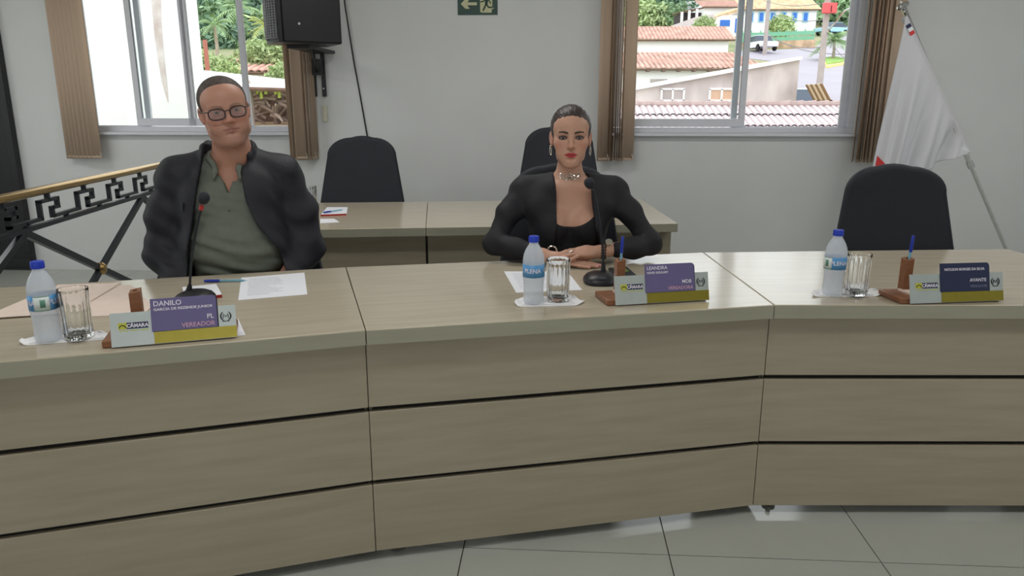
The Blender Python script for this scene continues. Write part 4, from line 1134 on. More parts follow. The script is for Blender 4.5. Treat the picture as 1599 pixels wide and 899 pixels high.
# collar
for s_ in (-1, 1): T_.chain([(s_ * .072, .03, hz - .150), (s_ * .066, -.035, hz - .175), (s_ * .040, -.082, hz - .205), (s_ * .050, -.105, hz - .245)], [.012, .013, .013, .006], .008, tfr)
def polo(D, X, Y, Z):
    D = D + .0045 * np.sin(Z * 95 + 7 * X + 2.2 * np.sin(X * 18 + Z * 8)) * np.clip((.96 - Z) / .12, 0, 1) + .0012 * np.sin(Z * 170 + X * 40)
    c_ = tfr[1]; xr = (X - c_[0]) * math.cos(tyaw) + (Y - c_[1]) * math.sin(tyaw); yr = -(X - c_[0]) * math.sin(tyaw) + (Y - c_[1]) * math.cos(tyaw)
    neck = np.sqrt((X + .012) ** 2 + (Y + .002) ** 2) - .073; D = np.maximum(D, -np.maximum(neck, (hz - .26) - Z))
    vee = np.maximum(np.abs(xr) - np.clip((Z - (hz - .305)) * .33, 0, .05), yr + .02); return np.maximum(D, -np.maximum(vee, (hz - .305) - Z))
T_.modify(polo); me, V = T_.mesh('man_polo'); sh = person_part(me, 'polo_shirt', 'shirt', MR)
for zz in (hz - .325, hz - .365):
    p = tfr[1] + tfr[0] @ np.array((0, -.112 - (hz - .325 - zz) * .25, zz)); MB().lathe([(.001, -.002), (.0052, -.0015), (.0052, .0015), (.001, .002)], 10).build('button', 'ink', sh, p, rot=(math.radians(90), 0, tyaw))
# jacket
J = Field(axis(-.42, .46, [], .0055), axis(-.28, .24, [], .0055), axis(.52, hz - .085, [], .0055))
Jt = lambda c, r, k=.05: J.ell(c, r, k, 'u', tfr)
Jt((0, .025, 1.0), (.212, .152, .175), 0); Jt((.005, -.030, .81), (.232, .200, .21)); Jt((0, .0, .62), (.230, .185, .14))
for s_ in (-1, 1): J.ell((s_ * .085, -.055, .99), (.10, .078, .13), .07, 'u', tfr)
for s_ in (-1, 1):
    J.cap((s_ * .055, .03, hz - .185), (s_ * .195, .01, hz - .240), .056, .068, .05, 'u', tfr)
    J.chain([(s_ * .205, .012, hz - .250), (s_ * .262, .0, .95), (s_ * .283, -.02, .80), (s_ * .20, -.12, .70), (s_ * .14, -.19, .640)], [.062, .058, .056, .052, .045], .06, tfr)
    J.chain([(s_ * .078, .045, hz - .150), (s_ * .082, -.02, hz - .165), (s_ * .072, -.065, hz - .205)], [.020, .020, .016], .012, tfr)
    J.chain([(s_ * .078, .045, hz - .125), (s_ * .084, -.02, hz - .135), (s_ * .080, -.06, hz - .165)], [.013, .013, .012], .02, tfr)
J.chain([(-.078, .045, hz - .14), (0, .085, hz - .13), (.078, .045, hz - .14)], [.022, .022, .022], .02, tfr)
oz = [.60, .72, .83, .925, 1.01, 1.10, hz - .12, hz]; ol = [-.17, -.165, -.155, -.135, -.118, -.10, -.078, -.075]; orr = [.20, .195, .165, .098, .062, .052, .052, .058]
def mopen(D, X, Y, Z):
    D = D + cloth_noise(X, Y, Z, .0012, 26) + .0026 * np.sin(Z * 75 + X * 34 + 2.4 * np.sin(Y * 26 + X * 9)) * np.clip((np.abs(X + .03) - .13) / .06, 0, 1)
    c_ = tfr[1]; xr = (X - c_[0]) * math.cos(tyaw) + (Y - c_[1]) * math.sin(tyaw); yr = -(X - c_[0]) * math.sin(tyaw) + (Y - c_[1]) * math.cos(tyaw)
    l_, r_ = np.interp(Z, oz, ol), np.interp(Z, oz, orr); w = np.maximum(l_ - xr, xr - r_)
    D = np.maximum(D, -np.maximum(w, yr - .0))
    neck = np.sqrt((X + .012) ** 2 + (Y - .0) ** 2) - .080; return np.maximum(D, -np.maximum(neck, (hz - .24) - Z))
J.modify(mopen); me, V = J.mesh('man_jacket'); jk = person_part(me, 'jacket', 'jacketm', MR)
for s_, x_ in ((1, .115), (-1, -.165)):
    p = tfr[1] + tfr[0] @ np.array((x_, -.128 if s_ > 0 else -.115, hz - .345))
    MB().box((0, 0, 0), (.008, .006, .032)).build('zip_pull', 'steel' if s_ > 0 else 'ink', jk, p, tyaw, bevel=.002)
K_ = Field(axis(-.30, .40, [], .01), axis(-.66, .24, [], .01), axis(0, .72, [], .01))
for s_ in (-1, 1): K_.chain([(s_ * .10, .02, .53), (s_ * .13, -.40, .53), (s_ * .13, -.38, .10)], [.11, .085, .055], .04, tfr); K_.cap((s_ * .13, -.38, .05), (s_ * .13, -.52, .045), .045, .04, .03, 'u', tfr)
me, V = K_.mesh('man_trousers'); person_part(me, 'trousers', 'trouser', MR)
# spectacles
def hp(x, y, z): return Vector(mfr[1] + mfr[0] @ (np.array((x, y, z)) * mfr[2]))
gl = empty('spectacles'); gl.parent = MR
for s_ in (-1, 1):
    def rim(a, sc=1.0):
        cx, cz = math.cos(a), math.sin(a); x = .0255 * math.copysign(abs(cx) ** .7, cx) * sc; z = .0200 * math.copysign(abs(cz) ** .75, cz) * sc
        return hp(s_ * .0340 + x, -.1015 + .20 * (abs(s_ * .0340 + x) - .008) ** 2 / .05, -.001 + z - .003)
    pts = [rim(2 * math.pi * i / 36) for i in range(36)]
    MB().tube(pts, .0023, 6, closed=True).build('rim', 'frame', gl, smooth=True)
    MB().add(pts, [tuple(range(36))]).build('lens', 'lens', gl)
    MB().tube([hp(s_ * .0595, -.090, .007), hp(s_ * .070, -.078, .008), hp(s_ * .0795, -.04, .008), hp(s_ * .081, .012, .010), hp(s_ * .080, .03, -.004)], .0021, 6).build('temple_arm', 'frame', gl, smooth=True)
MB().tube([hp(-.0105, -.1005, .003), hp(0, -.1030, .006), hp(.0105, -.1005, .003)], .0019, 6).build('bridge', 'frame', gl, smooth=True)
# ================================================================== OUTSIDE THE WINDOWS
M['xwhite'] = mat('white_render', lin(246, 244, 246), 0.8, var=0.02, scale=.6)
M['xstucco'] = mat('stained_stucco', lin(168, 154, 152), 0.9, scale=.9, col2=lin(224, 212, 210), detail=8, stretch=(1, 1, .5))
M['terra'] = mat('terracotta', lin(198, 154, 140), 0.85, scale=1.6, var=0.25)
M['ochre'] = mat('ochre_tiles', lin(208, 178, 144), 0.85, scale=1.2, var=0.25)
M['boards'] = mat('tan_boards', lin(204, 168, 142), 0.8, scale=3)
def shade_stripes(m, period):                 # cover over channel tiles; channel shade put into the colour as dark bands
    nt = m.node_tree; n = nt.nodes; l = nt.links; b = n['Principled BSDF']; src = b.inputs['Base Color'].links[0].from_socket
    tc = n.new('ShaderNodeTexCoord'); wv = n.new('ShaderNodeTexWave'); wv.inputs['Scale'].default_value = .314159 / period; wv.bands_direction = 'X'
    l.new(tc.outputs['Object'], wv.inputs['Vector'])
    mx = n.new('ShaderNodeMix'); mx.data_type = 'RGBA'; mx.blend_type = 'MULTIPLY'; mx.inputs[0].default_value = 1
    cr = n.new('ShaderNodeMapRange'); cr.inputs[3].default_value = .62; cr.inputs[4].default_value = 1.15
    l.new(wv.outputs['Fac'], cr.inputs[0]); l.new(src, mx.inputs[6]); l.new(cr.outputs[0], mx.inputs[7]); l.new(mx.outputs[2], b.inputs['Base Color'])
shade_stripes(M['terra'], .30)
M['cement'] = mat('fibre_cement_tile', lin(196, 182, 184), 0.85, scale=3, var=0.1)
M['ridge'] = mat('ridge_tile', lin(172, 150, 146), 0.9, scale=4, var=.15)
M['xblue'] = mat('blue_shutters', lin(58, 116, 208), 0.6)
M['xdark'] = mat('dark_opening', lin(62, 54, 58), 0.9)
M['asphalt'] = mat('asphalt', lin(168, 162, 172), 0.9, var=0.04, scale=.5)
M['earth'] = mat('hill_ground', lin(110, 130, 84), 0.95, scale=.15, col2=lin(170, 158, 130))
M['stone'] = mat('stone_wall', lin(188, 160, 132), 0.9, scale=1.5, var=.3)
M['greenp'] = mat('green_paint', lin(118, 178, 146), 0.6)
M['grass'] = mat('verge_grass', lin(142, 176, 92), 0.9, scale=2, var=.15)
M['kerb'] = mat('yellow_kerb', lin(236, 214, 140), 0.8)
M['concrete'] = mat('pole_concrete', lin(176, 164, 162), 0.9, scale=2, var=.1)
M['redbox'] = mat('red_box', lin(226, 92, 96), 0.6)
M['wire'] = mat('wire', lin(120, 115, 118), 0.7)
M['leaf1'] = mat('leaf_green', lin(138, 166, 126), 0.7, scale=.5, var=.35)
M['leaf2'] = mat('leaf_deep_green', lin(108, 138, 114), 0.7, scale=.5, var=.35)
M['leaf3'] = mat('leaf_yellow_green', lin(172, 190, 136), 0.7, scale=.5, var=.3)
M['palm'] = mat('palm_frond', lin(146, 174, 126), 0.6, scale=1, var=.3)
M['palmy'] = mat('palm_frond_yellowing', lin(178, 186, 108), 0.6, scale=1, var=.25)
M['bark'] = mat('trunk', lin(168, 154, 138), 0.9, scale=4, var=.2)
M['timber'] = mat('dark_timber', lin(110, 84, 72), 0.9, scale=3, var=.2)
M['log'] = mat('firewood', lin(168, 146, 138), 0.9, scale=6, var=.3)
M['tarp'] = mat('lime_plastic', lin(206, 222, 110), 0.5)
M['carw'] = mat('car_paint_white', lin(236, 238, 242), 0.3)
M['carb'] = mat('car_paint_blue', lin(160, 205, 225), 0.3)
M['cglass'] = mat('car_glass', lin(70, 80, 95), 0.15)
M['tyre'] = mat('tyre', lin(40, 36, 38), 0.9)
M['awning'] = mat('striped_awning', lin(150, 116, 84), 0.8)
M['awning2'] = mat('awning_stripe', lin(226, 206, 176), 0.8)

def ground_z(y):
    if y < 14: return -4.0
    if y < 38: return -4.0 + (y - 14) / 24 * 4.8
    if y < 110: return .8 + (y - 38) * .155
    return 11.96 + (min(y, 124) - 110) * .45
def PT(px, py):                           # where a line of sight meets the hillside
    d = ray(px, py); t = 10.0
    for i in range(3000):
        p = EYE + d * t
        if p.z < ground_z(p.y): return p
        t += .1
    return p
ys = [-40, -12, 6.4, 14, 20, 26, 32, 38, 50, 62, 74, 86, 98, 110, 130, 160, 200, 260]
gm = MB(); xs_ = [-160 + 20 * i for i in range(17)]
gm.add([(x, y, ground_z(y)) for y in ys for x in xs_], [(j * 17 + i, j * 17 + i + 1, (j + 1) * 17 + i + 1, (j + 1) * 17 + i) for j in range(len(ys) - 1) for i in range(16)])
tag(gm.build('hillside_ground', 'earth', None, smooth=True), 'grassy hillside ground rising behind the town', 'ground', kind='structure')

def sheet_on_ground(name, px, m, label, cat, lift=.06, kind=None):
    ps = [PT(x, y) for x, y in px]; c = sum(ps, Vector()) / len(ps)
    mb = MB(); n = len(ps); nrm = Vector((0, -.153, .988))
    a = [p - c + nrm * lift for p in ps]; b = [p - c - nrm * .3 for p in ps]
    mb.add(a + b, [tuple(range(n)), tuple(range(2 * n - 1, n - 1, -1))] + [(i, (i + 1) % n, n + (i + 1) % n, n + i) for i in range(n)])
    return tag(mb.build(name, m, None, c), label, cat, kind=kind)
sheet_on_ground('road', [(1150, 90), (1158, 80), (1232, 77.5), (1275, 74), (1290, 60), (1300, 44), (1322, 30), (1362, 34), (1420, 64), (1420, 164), (1244, 164), (1240, 100)], 'asphalt', 'pale asphalt street climbing the hill outside', 'road', .05, 'structure')
isl = sheet_on_ground('road_island', [(1286, 100), (1283, 96), (1302, 92.5), (1326, 98), (1316, 104), (1290, 108.5)], 'kerb', 'grassy traffic island with yellow kerb around the palm', 'island', .25)
ps = [PT(x, y) for x, y in [(1288, 99.5), (1286, 96.5), (1302, 93.5), (1322, 98), (1314, 102.5), (1291, 106)]]
c = Vector(isl.location); MB().add([p - c + Vector((0, 0, .3)) for p in ps], [tuple(range(6))]).build('grass_top', 'grass', isl, solid=.06)

def wave_roof(mb, e0, e1, r0, r1, period, amp, rows=5):
    """tiled slope from eave e0-e1 up to ridge r0-r1"""
    n = max(8, int((e1 - e0).length / period) * 6)
    nrm = (e1 - e0).cross(r0 - e0).normalized()
    if nrm.z < 0: nrm = -nrm
    def fn(s_, t_):
        p = e0.lerp(e1, s_).lerp(r0.lerp(r1, s_), t_)
        L_ = (e1 - e0).length * s_
        return p + nrm * (amp * abs(math.sin(math.pi * L_ / period)) + .012 * (1 - (t_ * rows) % 1.0))
    mb.grid(fn, n, rows * 2)
    return mb
def house(name, label, x0, x1, ybot, yeave, Y, depth, roof_m, wall_m='xwhite', ridge_px=None, ridge_back=3.5, over=.4, period=.30, amp=.10, rightcut=0):
    a, b = PY(x0, yeave, Y), PY(x1, yeave, Y); zt = (a.z + b.z) / 2
    root = tag(empty(name, ((a.x + b.x) / 2, Y, ground_z(Y) - .3)), label, 'building', 'houses on the hill outside')
    o = Vector(root.location)
    MB().box(((a.x + b.x) / 2 - o.x, depth / 2, (zt - o.z) / 2), (b.x - a.x, depth, zt - o.z)).build('wall', wall_m, root)
    if ridge_px is not None:
        zr = PY(x0, ridge_px, Y + ridge_back).z
        e0, e1 = Vector((a.x - over, Y - over, zt - .05)) - o, Vector((b.x + over, Y - over, zt - .05)) - o
        r0, r1 = Vector((a.x - over, Y + ridge_back, zr)) - o, Vector((b.x + over - rightcut, Y + ridge_back, zr)) - o
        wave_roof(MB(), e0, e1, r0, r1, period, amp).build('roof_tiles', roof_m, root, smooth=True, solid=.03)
        MB().tube([e0 + Vector((0, 0, -.02)), e1 + Vector((0, 0, -.02))], .07, 6).build('eave_board', 'timber', root)
        MB().tube([r0, r1], .12, 8).build('ridge_cap', roof_m, root)
    return root, o
# near roof of barrel tiles, tile by tile
Yr, Yn = 24.0, 20.4
ra, rb_ = PY(958, 166, Yr), PY(1362, 166, Yr)
zr = ra.z; zn = zr - (Yr - Yn) * .345
t = tag(empty('tiled_roof', ((ra.x + rb_.x) / 2, Yr, ground_z(22))), 'pale barrel-tiled roof just outside the right window', 'roof')
o = Vector(t.location)
tl = MB()
def half(s_, t_):
    a = math.pi * s_; r0 = .085 + .016 * (1 - t_)
    return Vector((-r0 * math.cos(a), t_ * 1.0, r0 * math.sin(a) * .9))
tl.grid(half, 8, 1)
tme = tl.mesh('barrel_tile', True); tme.materials.append(M['cement'])
slope = math.atan2(zr - zn, Yr - Yn); ncol = int((rb_.x - ra.x) / .2); nrow = 4; rl = math.hypot(zr - zn, Yr - Yn) / nrow
for j in range(nrow):
    for i_ in range(ncol):
        x = ra.x + (i_ + .5) * .2 - o.x; y = Yn - Yr + j * rl * math.cos(slope); z_ = zn - o.z + j * rl * math.sin(slope) + .02
        q = bpy.data.objects.new('tile', tme); COL.objects.link(q); q.parent = t; q.location = (x + .004 * math.sin(i_ * 7 + j * 3), y, z_ + .004 * math.sin(i_ * 3 + j)); q.rotation_euler = (slope - .03, 0, .01 * math.sin(i_ * 5 + j))
MB().add([Vector((ra.x, Yn, zn)) - o, Vector((rb_.x, Yn, zn)) - o, Vector((rb_.x, Yr, zr)) - o, Vector((ra.x, Yr, zr)) - o], [(0, 1, 2, 3)]).build('under_tiles', 'cement', t, solid=.04)
MB().add([Vector((ra.x, Yr, zr)) - o, Vector((rb_.x, Yr, zr)) - o, Vector((rb_.x, Yr + 3, zr - 1)) - o, Vector((ra.x, Yr + 3, zr - 1)) - o], [(0, 1, 2, 3)]).build('far_slope', 'cement', t, solid=.04)
MB().box((0, 0, (zn - o.z) / 2 - .1), (rb_.x - ra.x - .6, 4.5, zn - o.z - .2)).build('wall', 'xwhite', t)
rm = MB()
for i_ in range(ncol // 2):
    x = ra.x + (i_ + .5) * .4 - o.x
    rm.tube([(x - .21, 0, zr - o.z + .05), (x + .19, 0, zr - o.z + .07)], [.10, .125], 8)
rm.build('ridge_tiles', 'ridge', t, smooth=True)
# stucco building with slanting top
Y = 30.0
q = [PY(900, 156, Y), PY(1249, 92, Y)]; gz = ground_z(Y) - .5
t = tag(empty('stucco_building', (q[1].x, Y, gz)), 'weathered stucco building with slanting parapet and two windows', 'building', 'houses on the hill outside'); o = Vector(t.location)
mb = MB(); pts = [(q[0].x, gz), (q[1].x, gz), (q[1].x, q[1].z), (q[0].x, q[0].z)]
mb.add([Vector((x, Y, z)) - o for x, z in pts] + [Vector((x, Y + 5, z)) - o for x, z in pts], [(0, 1, 2, 3), (7, 6, 5, 4), (0, 4, 5, 1), (1, 5, 6, 2), (2, 6, 7, 3), (3, 7, 4, 0)]); mb.build('wall', 'xstucco', t)
dd = (q[1] - q[0]); MB().box((q[0] + q[1]) / 2 - o + Vector((0, 2.4, .03)), (dd.length, 5.3, .12), Ry(-math.atan2(dd.z, dd.x))).build('parapet_cap', 'xwhite', t)
for k_, (xa, xb) in enumerate(((1031, 1069), (1106, 1147))):
    a, b = PY(xa, 157, Y), PY(xb, 139, Y); c_ = (a + b) / 2 - o
    w_, h_ = b.x - a.x, b.z - a.z
    wf = MB()
    for sx in (-.5, 0, .5): wf.box(c_ + Vector((sx * (w_ - .06), -.03, 0)), (.07, .08, h_))
    for sz in (-.5, .5): wf.box(c_ + Vector((0, -.03, sz * h_)), (w_, .08, .07))
    wf = wf.build('window_frame', 'xwhite', t)
    for sx in (-.25, .25): MB().box(c_ + Vector((sx * w_, -.008, 0)), (w_ * .43, .02, h_ * .9)).build('window_pane', 'boards' if k_ else 'concrete', wf)
for i_, px_ in enumerate((1062, 1092, 1120)):
    pass
# awning at its corner, striped
a = PY(1248, 133, 30.5); b = PY(1292, 158, 28.6)
t = tag(empty('awning', (a.x, 30, a.z)), 'brown striped awning on the corner of the stucco building', 'awning'); o = Vector(t.location)
for i_ in range(7):
    s0, s1 = i_ / 7, (i_ + 1) / 7
    A_ = Vector((a.x + .02, 29.9 - 1.6 * s0, a.z)) - o; B_ = Vector((a.x + .02, 29.9 - 1.6 * s1, a.z)) - o
    dx = Vector((b.x - a.x, 0, b.z - a.z))
    MB().add([A_, B_, B_ + dx, A_ + dx], [(0, 1, 2, 3)]).build('stripe', 'awning' if i_ % 2 == 0 else 'awning2', t, solid=.03)
MB().tube([Vector((a.x + .02, 29.9, a.z)) - o + dx, Vector((a.x + .02, 28.3, a.z)) - o + dx], .06, 6).build('front_bar', 'timber', t)
# terraced houses with terracotta roofs
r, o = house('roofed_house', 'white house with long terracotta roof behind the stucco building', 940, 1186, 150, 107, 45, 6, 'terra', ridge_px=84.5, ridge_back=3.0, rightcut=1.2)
a = PY(1022, 131, 44.98); MB().box(Vector((a.x + .25, -.02, a.z - o.z)), (1.0, .06, .55)).build('vent_window', 'concrete', r)
for i_ in range(8):
    p = PY(1012 + 24 * i_, 109, 44.7); MB().box(Vector((p.x - o.x + r.location.x - r.location.x, -.2, p.z - o.z)), (.16, .6, .2)).build('rafter_end', 'timber', r)
for ob in [c_ for c_ in r.children if c_.name.startswith(('rafter_end', 'vent_window'))]: ob.location.x = -r.location.x if ob.name.startswith('vent') else 0
for ob in [c_ for c_ in r.children if c_.name.startswith('rafter_end')]: pass
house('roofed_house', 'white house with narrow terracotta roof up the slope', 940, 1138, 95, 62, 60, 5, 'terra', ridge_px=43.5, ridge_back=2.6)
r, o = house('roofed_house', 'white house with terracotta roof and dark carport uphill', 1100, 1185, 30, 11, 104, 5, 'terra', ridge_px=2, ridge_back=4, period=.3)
cp_ = tag(empty('carport', PY(1082, 36, 86)), 'dark open carport with white posts beside the uphill house', 'carport'); o = Vector(cp_.location)
a, b = PY(1064, 19, 86) - o, PY(1100, 12, 86) - o; base_z = -1.2
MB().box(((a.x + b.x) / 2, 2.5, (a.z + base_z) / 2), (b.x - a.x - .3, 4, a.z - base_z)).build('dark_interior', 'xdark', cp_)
MB().add([a, b, b + Vector((0, 5, .3)), a + Vector((0, 5, .3))], [(0, 1, 2, 3)]).build('roof_slab', 'timber', cp_, solid=.15)
for fx in (.03, .35, .68): 
    p = a.lerp(b, fx); MB().box((p.x, 0, (p.z + base_z) / 2), (.25, .25, p.z - base_z)).build('post', 'xwhite', cp_)
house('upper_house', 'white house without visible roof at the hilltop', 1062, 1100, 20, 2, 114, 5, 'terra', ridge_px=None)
ps = [PY(1030, 47, 82), PY(1115, 47, 82), PY(1115, 22, 84), PY(1085, 27, 84), PY(1035, 45, 83)]; c = ps[0].copy()
MBo = MB().add([p - c for p in ps] + [p - c + Vector((0, .6, 0)) for p in ps], [tuple(range(5)), tuple(range(9, 4, -1))] + [(i, (i + 1) % 5, 5 + (i + 1) % 5, 5 + i) for i in range(5)])
tag(MBo.build('retaining_wall', 'concrete', None, c), 'grey sloping retaining wall below the carport', 'wall')
# colonial house with blue shutters
Y = 95.0
r, o = house('colonial_house', 'white colonial house with blue shutters and ochre roof', 1162, 1276, 57, 15, Y, 7, 'ochre', ridge_px=-8, ridge_back=5, period=.35, amp=.08)
for xc in (1172, 1188.5, 1206, 1223, 1240.5, 1257.5):
    a, b = PY(xc - 3.6, 33.5, Y), PY(xc + 3.6, 20, Y); c_ = (a + b) / 2 - o
    fr_ = MB().box(c_ + Vector((0, -.05, 0)), (b.x - a.x + .25, .1, b.z - a.z + .25)).build('window_surround', 'carb', r)
    MB().box(c_ + Vector((0, -.13, 0)), (b.x - a.x - .05, .08, b.z - a.z - .05)).build('shutter', 'xblue', fr_)
r, o = house('gabled_annex', 'white annex with blue door beside the colonial house', 1117, 1163, 62, 24, 92, 8, 'ochre', ridge_px=None)
a, b = PY(1147, 51, 92), PY(1156, 29, 92); MB().box((a + b) / 2 - o + Vector((0, -.05, 0)), (b.x - a.x, .1, b.z - a.z)).build('door', 'xblue', r)
a, b = PY(1124, 42, 92), PY(1140, 30, 92); MB().box((a + b) / 2 - o + Vector((0, -.05, 0)), (b.x - a.x, .1, (b.z - a.z) * .8)).build('window', 'xblue', r)
a, b = PY(1113, 29.5, 92) - o, PY(1165, 12, 92) - o
MB().add([a, b, b + Vector((0, 8, .5)), a + Vector((0, 8, .5))], [(0, 1, 2, 3)]).build('roof_slope', 'ochre', r, solid=.35)
# green fence and stone wall
Y = 76.0
a, b = PY(1160, 66, Y), PY(1272, 62, Y); g = ground_z(Y) - .4
t = tag(empty('garden_wall', (a.x, Y, g)), 'stone garden wall topped with a green railing', 'wall'); o = Vector(t.location)
MB().add([Vector((a.x, Y, g)) - o, Vector((b.x, Y, g)) - o, Vector((b.x, Y, b.z)) - o, Vector((a.x, Y, a.z)) - o], [(0, 1, 2, 3)]).build('stone_face', 'stone', t, solid=.5)
for k_, up in ((0, .25), (1, .75)):
    MB().add([Vector((a.x, Y + .3, a.z + up - .25)) - o, Vector((b.x, Y + .3, b.z + up - .25)) - o, Vector((b.x, Y + .3, b.z + up + .12)) - o, Vector((a.x, Y + .3, a.z + up + .12)) - o], [(0, 1, 2, 3)]).build('railing_band', 'greenp', t, solid=.08)
for i_ in range(9):
    p = a.lerp(b, i_ / 8); MB().box(p - o + Vector((0, .3, .5)), (.1, .1, 1.1)).build('railing_post', 'greenp', t)
# poles and wires
def pole(label, px, py_base, Y, top, r0, box=False, arm=False):
    p = PY(px, py_base, Y); g = ground_z(Y) - .3
    t = tag(empty('utility_pole', (p.x, Y, g)), label, 'utility pole', 'street poles outside')
    MB().tube([(0, 0, 0), (0, 0, top - g)], [r0, r0 * .75], 8).build('shaft', 'concrete', t, smooth=True)
    MB().box((0, -.1, top - g - .5), (1.4, .12, .12)).build('crossarm', 'concrete', t)
    if box:
        za = PY(px, 22, Y).z - g; zb_ = PY(px, 6, Y).z - g
        rb2 = MB().box((0, -.35, (za + zb_) / 2), (.72, .3, zb_ - za)).build('red_box', 'redbox', t, bevel=.03)
        MB().box((.03, -.52, (za + zb_) / 2 - .05), (.03, .03, (zb_ - za) * .6)).build('slot', 'tyre', rb2)
    if arm:
        A_ = PY(1293, 55, Y) - Vector(t.location); B_ = PY(1315, 18, Y) - Vector(t.location); C_ = PY(1336, 8, Y) - Vector(t.location)
        A_.x = 0
        MB().tube([A_, (A_ + B_) / 2 + Vector((0, -.2, 0)), B_ + Vector((0, -.3, 0)), C_ + Vector((0, -.3, 0))], .05, 6).build('lamp_arm', 'steel', t)
    return t
pole('concrete street pole with a red box near the corner', 1281, 120, 43, 9.5, .2, True, True)
pole('thin concrete street pole in front of the garden wall', 1195, 70, 69, 16.5, .2)
wires = [((1300, 2), (1180, -6), 43, 73), ((1196, 48), (1282, 74), 72.5, 43), ((1196, 52), (1330, 85), 72.5, 40), ((1290, 48), (1345, 98), 43, 38), ((1196, 12), (1290, 30), 72.5, 43)]
for i_, (pa, pb, Ya, Yb) in enumerate(wires):
    a, b = PY(*pa, Ya), PY(*pb, Yb); pts = [a.lerp(b, s_ / 10) + Vector((0, 0, -.5 * 4 * (s_ / 10) * (1 - s_ / 10))) - a for s_ in range(11)]
    tag(MB().tube(pts, .022, 4).build('power_line', 'wire', None, a), 'sagging power line strung between the street poles', 'wire', 'power lines outside')
# cars
def car(label, px, py, rz, paint, Y=None):
    p = PT(px, py) if Y is None else PY(px, py, Y)
    t = tag(empty('parked_car', (p.x, p.y, ground_z(p.y) + .05), rz), label, 'car', 'cars outside')
    body = [(-2.0, .35), (-2.0, .75), (-1.5, .85), (1.7, .9), (2.0, .8), (2.05, .35)]
    MB().loft([[Vector((x, y, z)) for x, z in body] for y in (-.8, .8)]).build('body', paint, t, bevel=.06)
    cab_ = [(-1.0, .85), (-.5, 1.4), (1.0, 1.42), (1.65, .9)]
    MB().loft([[Vector((x, y * (1 - .12 * (z > 1)), z)) for x, z in cab_] for y in (-.74, .74)]).build('cabin_glass', 'cglass', t, bevel=.03)
    MB().box((.25, 0, 1.42), (1.5, 1.25, .06)).build('roof', paint, t, bevel=.02)
    for x in (-1.25, 1.3):
        for y in (-.78, .78): MB().lathe([(.05, -.1), (.3, -.1), (.32, 0), (.3, .1), (.05, .1)], 14).build('wheel', 'tyre', t, (x, y, .31), rot=(math.radians(90), 0, 0), smooth=True)
    return t
car('white car parked beside the stucco building corner', 1249, 160, math.radians(97), 'carw', 37)
car('white car parked by the stone garden wall', 1187, 82, math.radians(96), 'carw')
car('pale blue car parked behind the palm', 1298, 56, math.radians(20), 'carb')

# plants
def leaf_cloud(n, rad, size, seed, squash=.8):
    rnd = np.random.RandomState(seed); mb = MB()
    for i_ in range(n):
        d = rnd.normal(size=3); d /= np.linalg.norm(d); rr = rad * (rnd.uniform(.3, 1) ** .5)
        bump = 1 + .25 * math.sin(d[0] * 5 + seed) * math.cos(d[2] * 6 + d[1] * 4)
        c_ = Vector((d[0] * rr * bump, d[1] * rr * bump, d[2] * rr * squash * bump))
        a = Vector(rnd.normal(size=3)).normalized(); b = a.cross(Vector(rnd.normal(size=3))).normalized(); s_ = size * rnd.uniform(.6, 1.3)
        mb.add([c_ - a * s_, c_ - b * s_ * .5, c_ + a * s_, c_ + b * s_ * .5], [(0, 1, 2, 3)])
    return mb
clouds = [leaf_cloud(1500, 1.0, .12, s_).mesh('crown') for s_ in (1, 2, 3)]
cm = {}
for k_ in ('leaf1', 'leaf2', 'leaf3'):
    for j, c_ in enumerate(clouds):
        me = c_.copy(); me.materials.append(M[k_]); cm[(k_, j)] = me
trunk_me = MB().tube([(0, 0, 0), (.03, 0, .5), (0, 0, 1)], [.06, .05, .03], 6).mesh('trunk', True); trunk_me.materials.append(M['bark'])
def tree(px, py, Y, rad, lk, j, label, h=1.2):
    p = PY(px, py, Y); g = ground_z(Y)
    t = tag(empty('tree', (p.x, Y, min(g, p.z - rad))), label, 'tree', 'trees on the hillside')
    o = bpy.data.objects.new('crown', cm[(lk, j)]); COL.objects.link(o); o.parent = t; o.location = (0, 0, p.z - t.location.z); o.scale = (rad, rad, rad); o.rotation_euler = (0, 0, j * 1.3 + px)
    q = bpy.data.objects.new('trunk', trunk_me); COL.objects.link(q); q.parent = t; hh = p.z - t.location.z; q.scale = (rad * 1.2, rad * 1.2, hh)
    return t
rnd = random.Random(7)
FL = {'leaf1': 'mid green tree of the forest behind the palms', 'leaf2': 'deep green shady tree of the forest behind the palms', 'leaf3': 'yellowish green tree of the forest behind the palms'}
for row, (py, Y, rad) in enumerate(((2, 122, 6), (38, 105, 6), (62, 92, 5.2), (86, 80, 4.2))):
    for px in range(255, 505, 32 if row < 3 else 36):
        k_ = ('leaf2', 'leaf1', 'leaf2', 'leaf3')[rnd.randrange(4)] if row < 3 else ('leaf2', 'leaf2', 'leaf1')[rnd.randrange(3)]
        tree(px + rnd.uniform(-10, 10), py + rnd.uniform(-9, 9), Y + rnd.uniform(-5, 5), rad * rnd.uniform(.8, 1.15), k_, rnd.randrange(3), FL[k_])
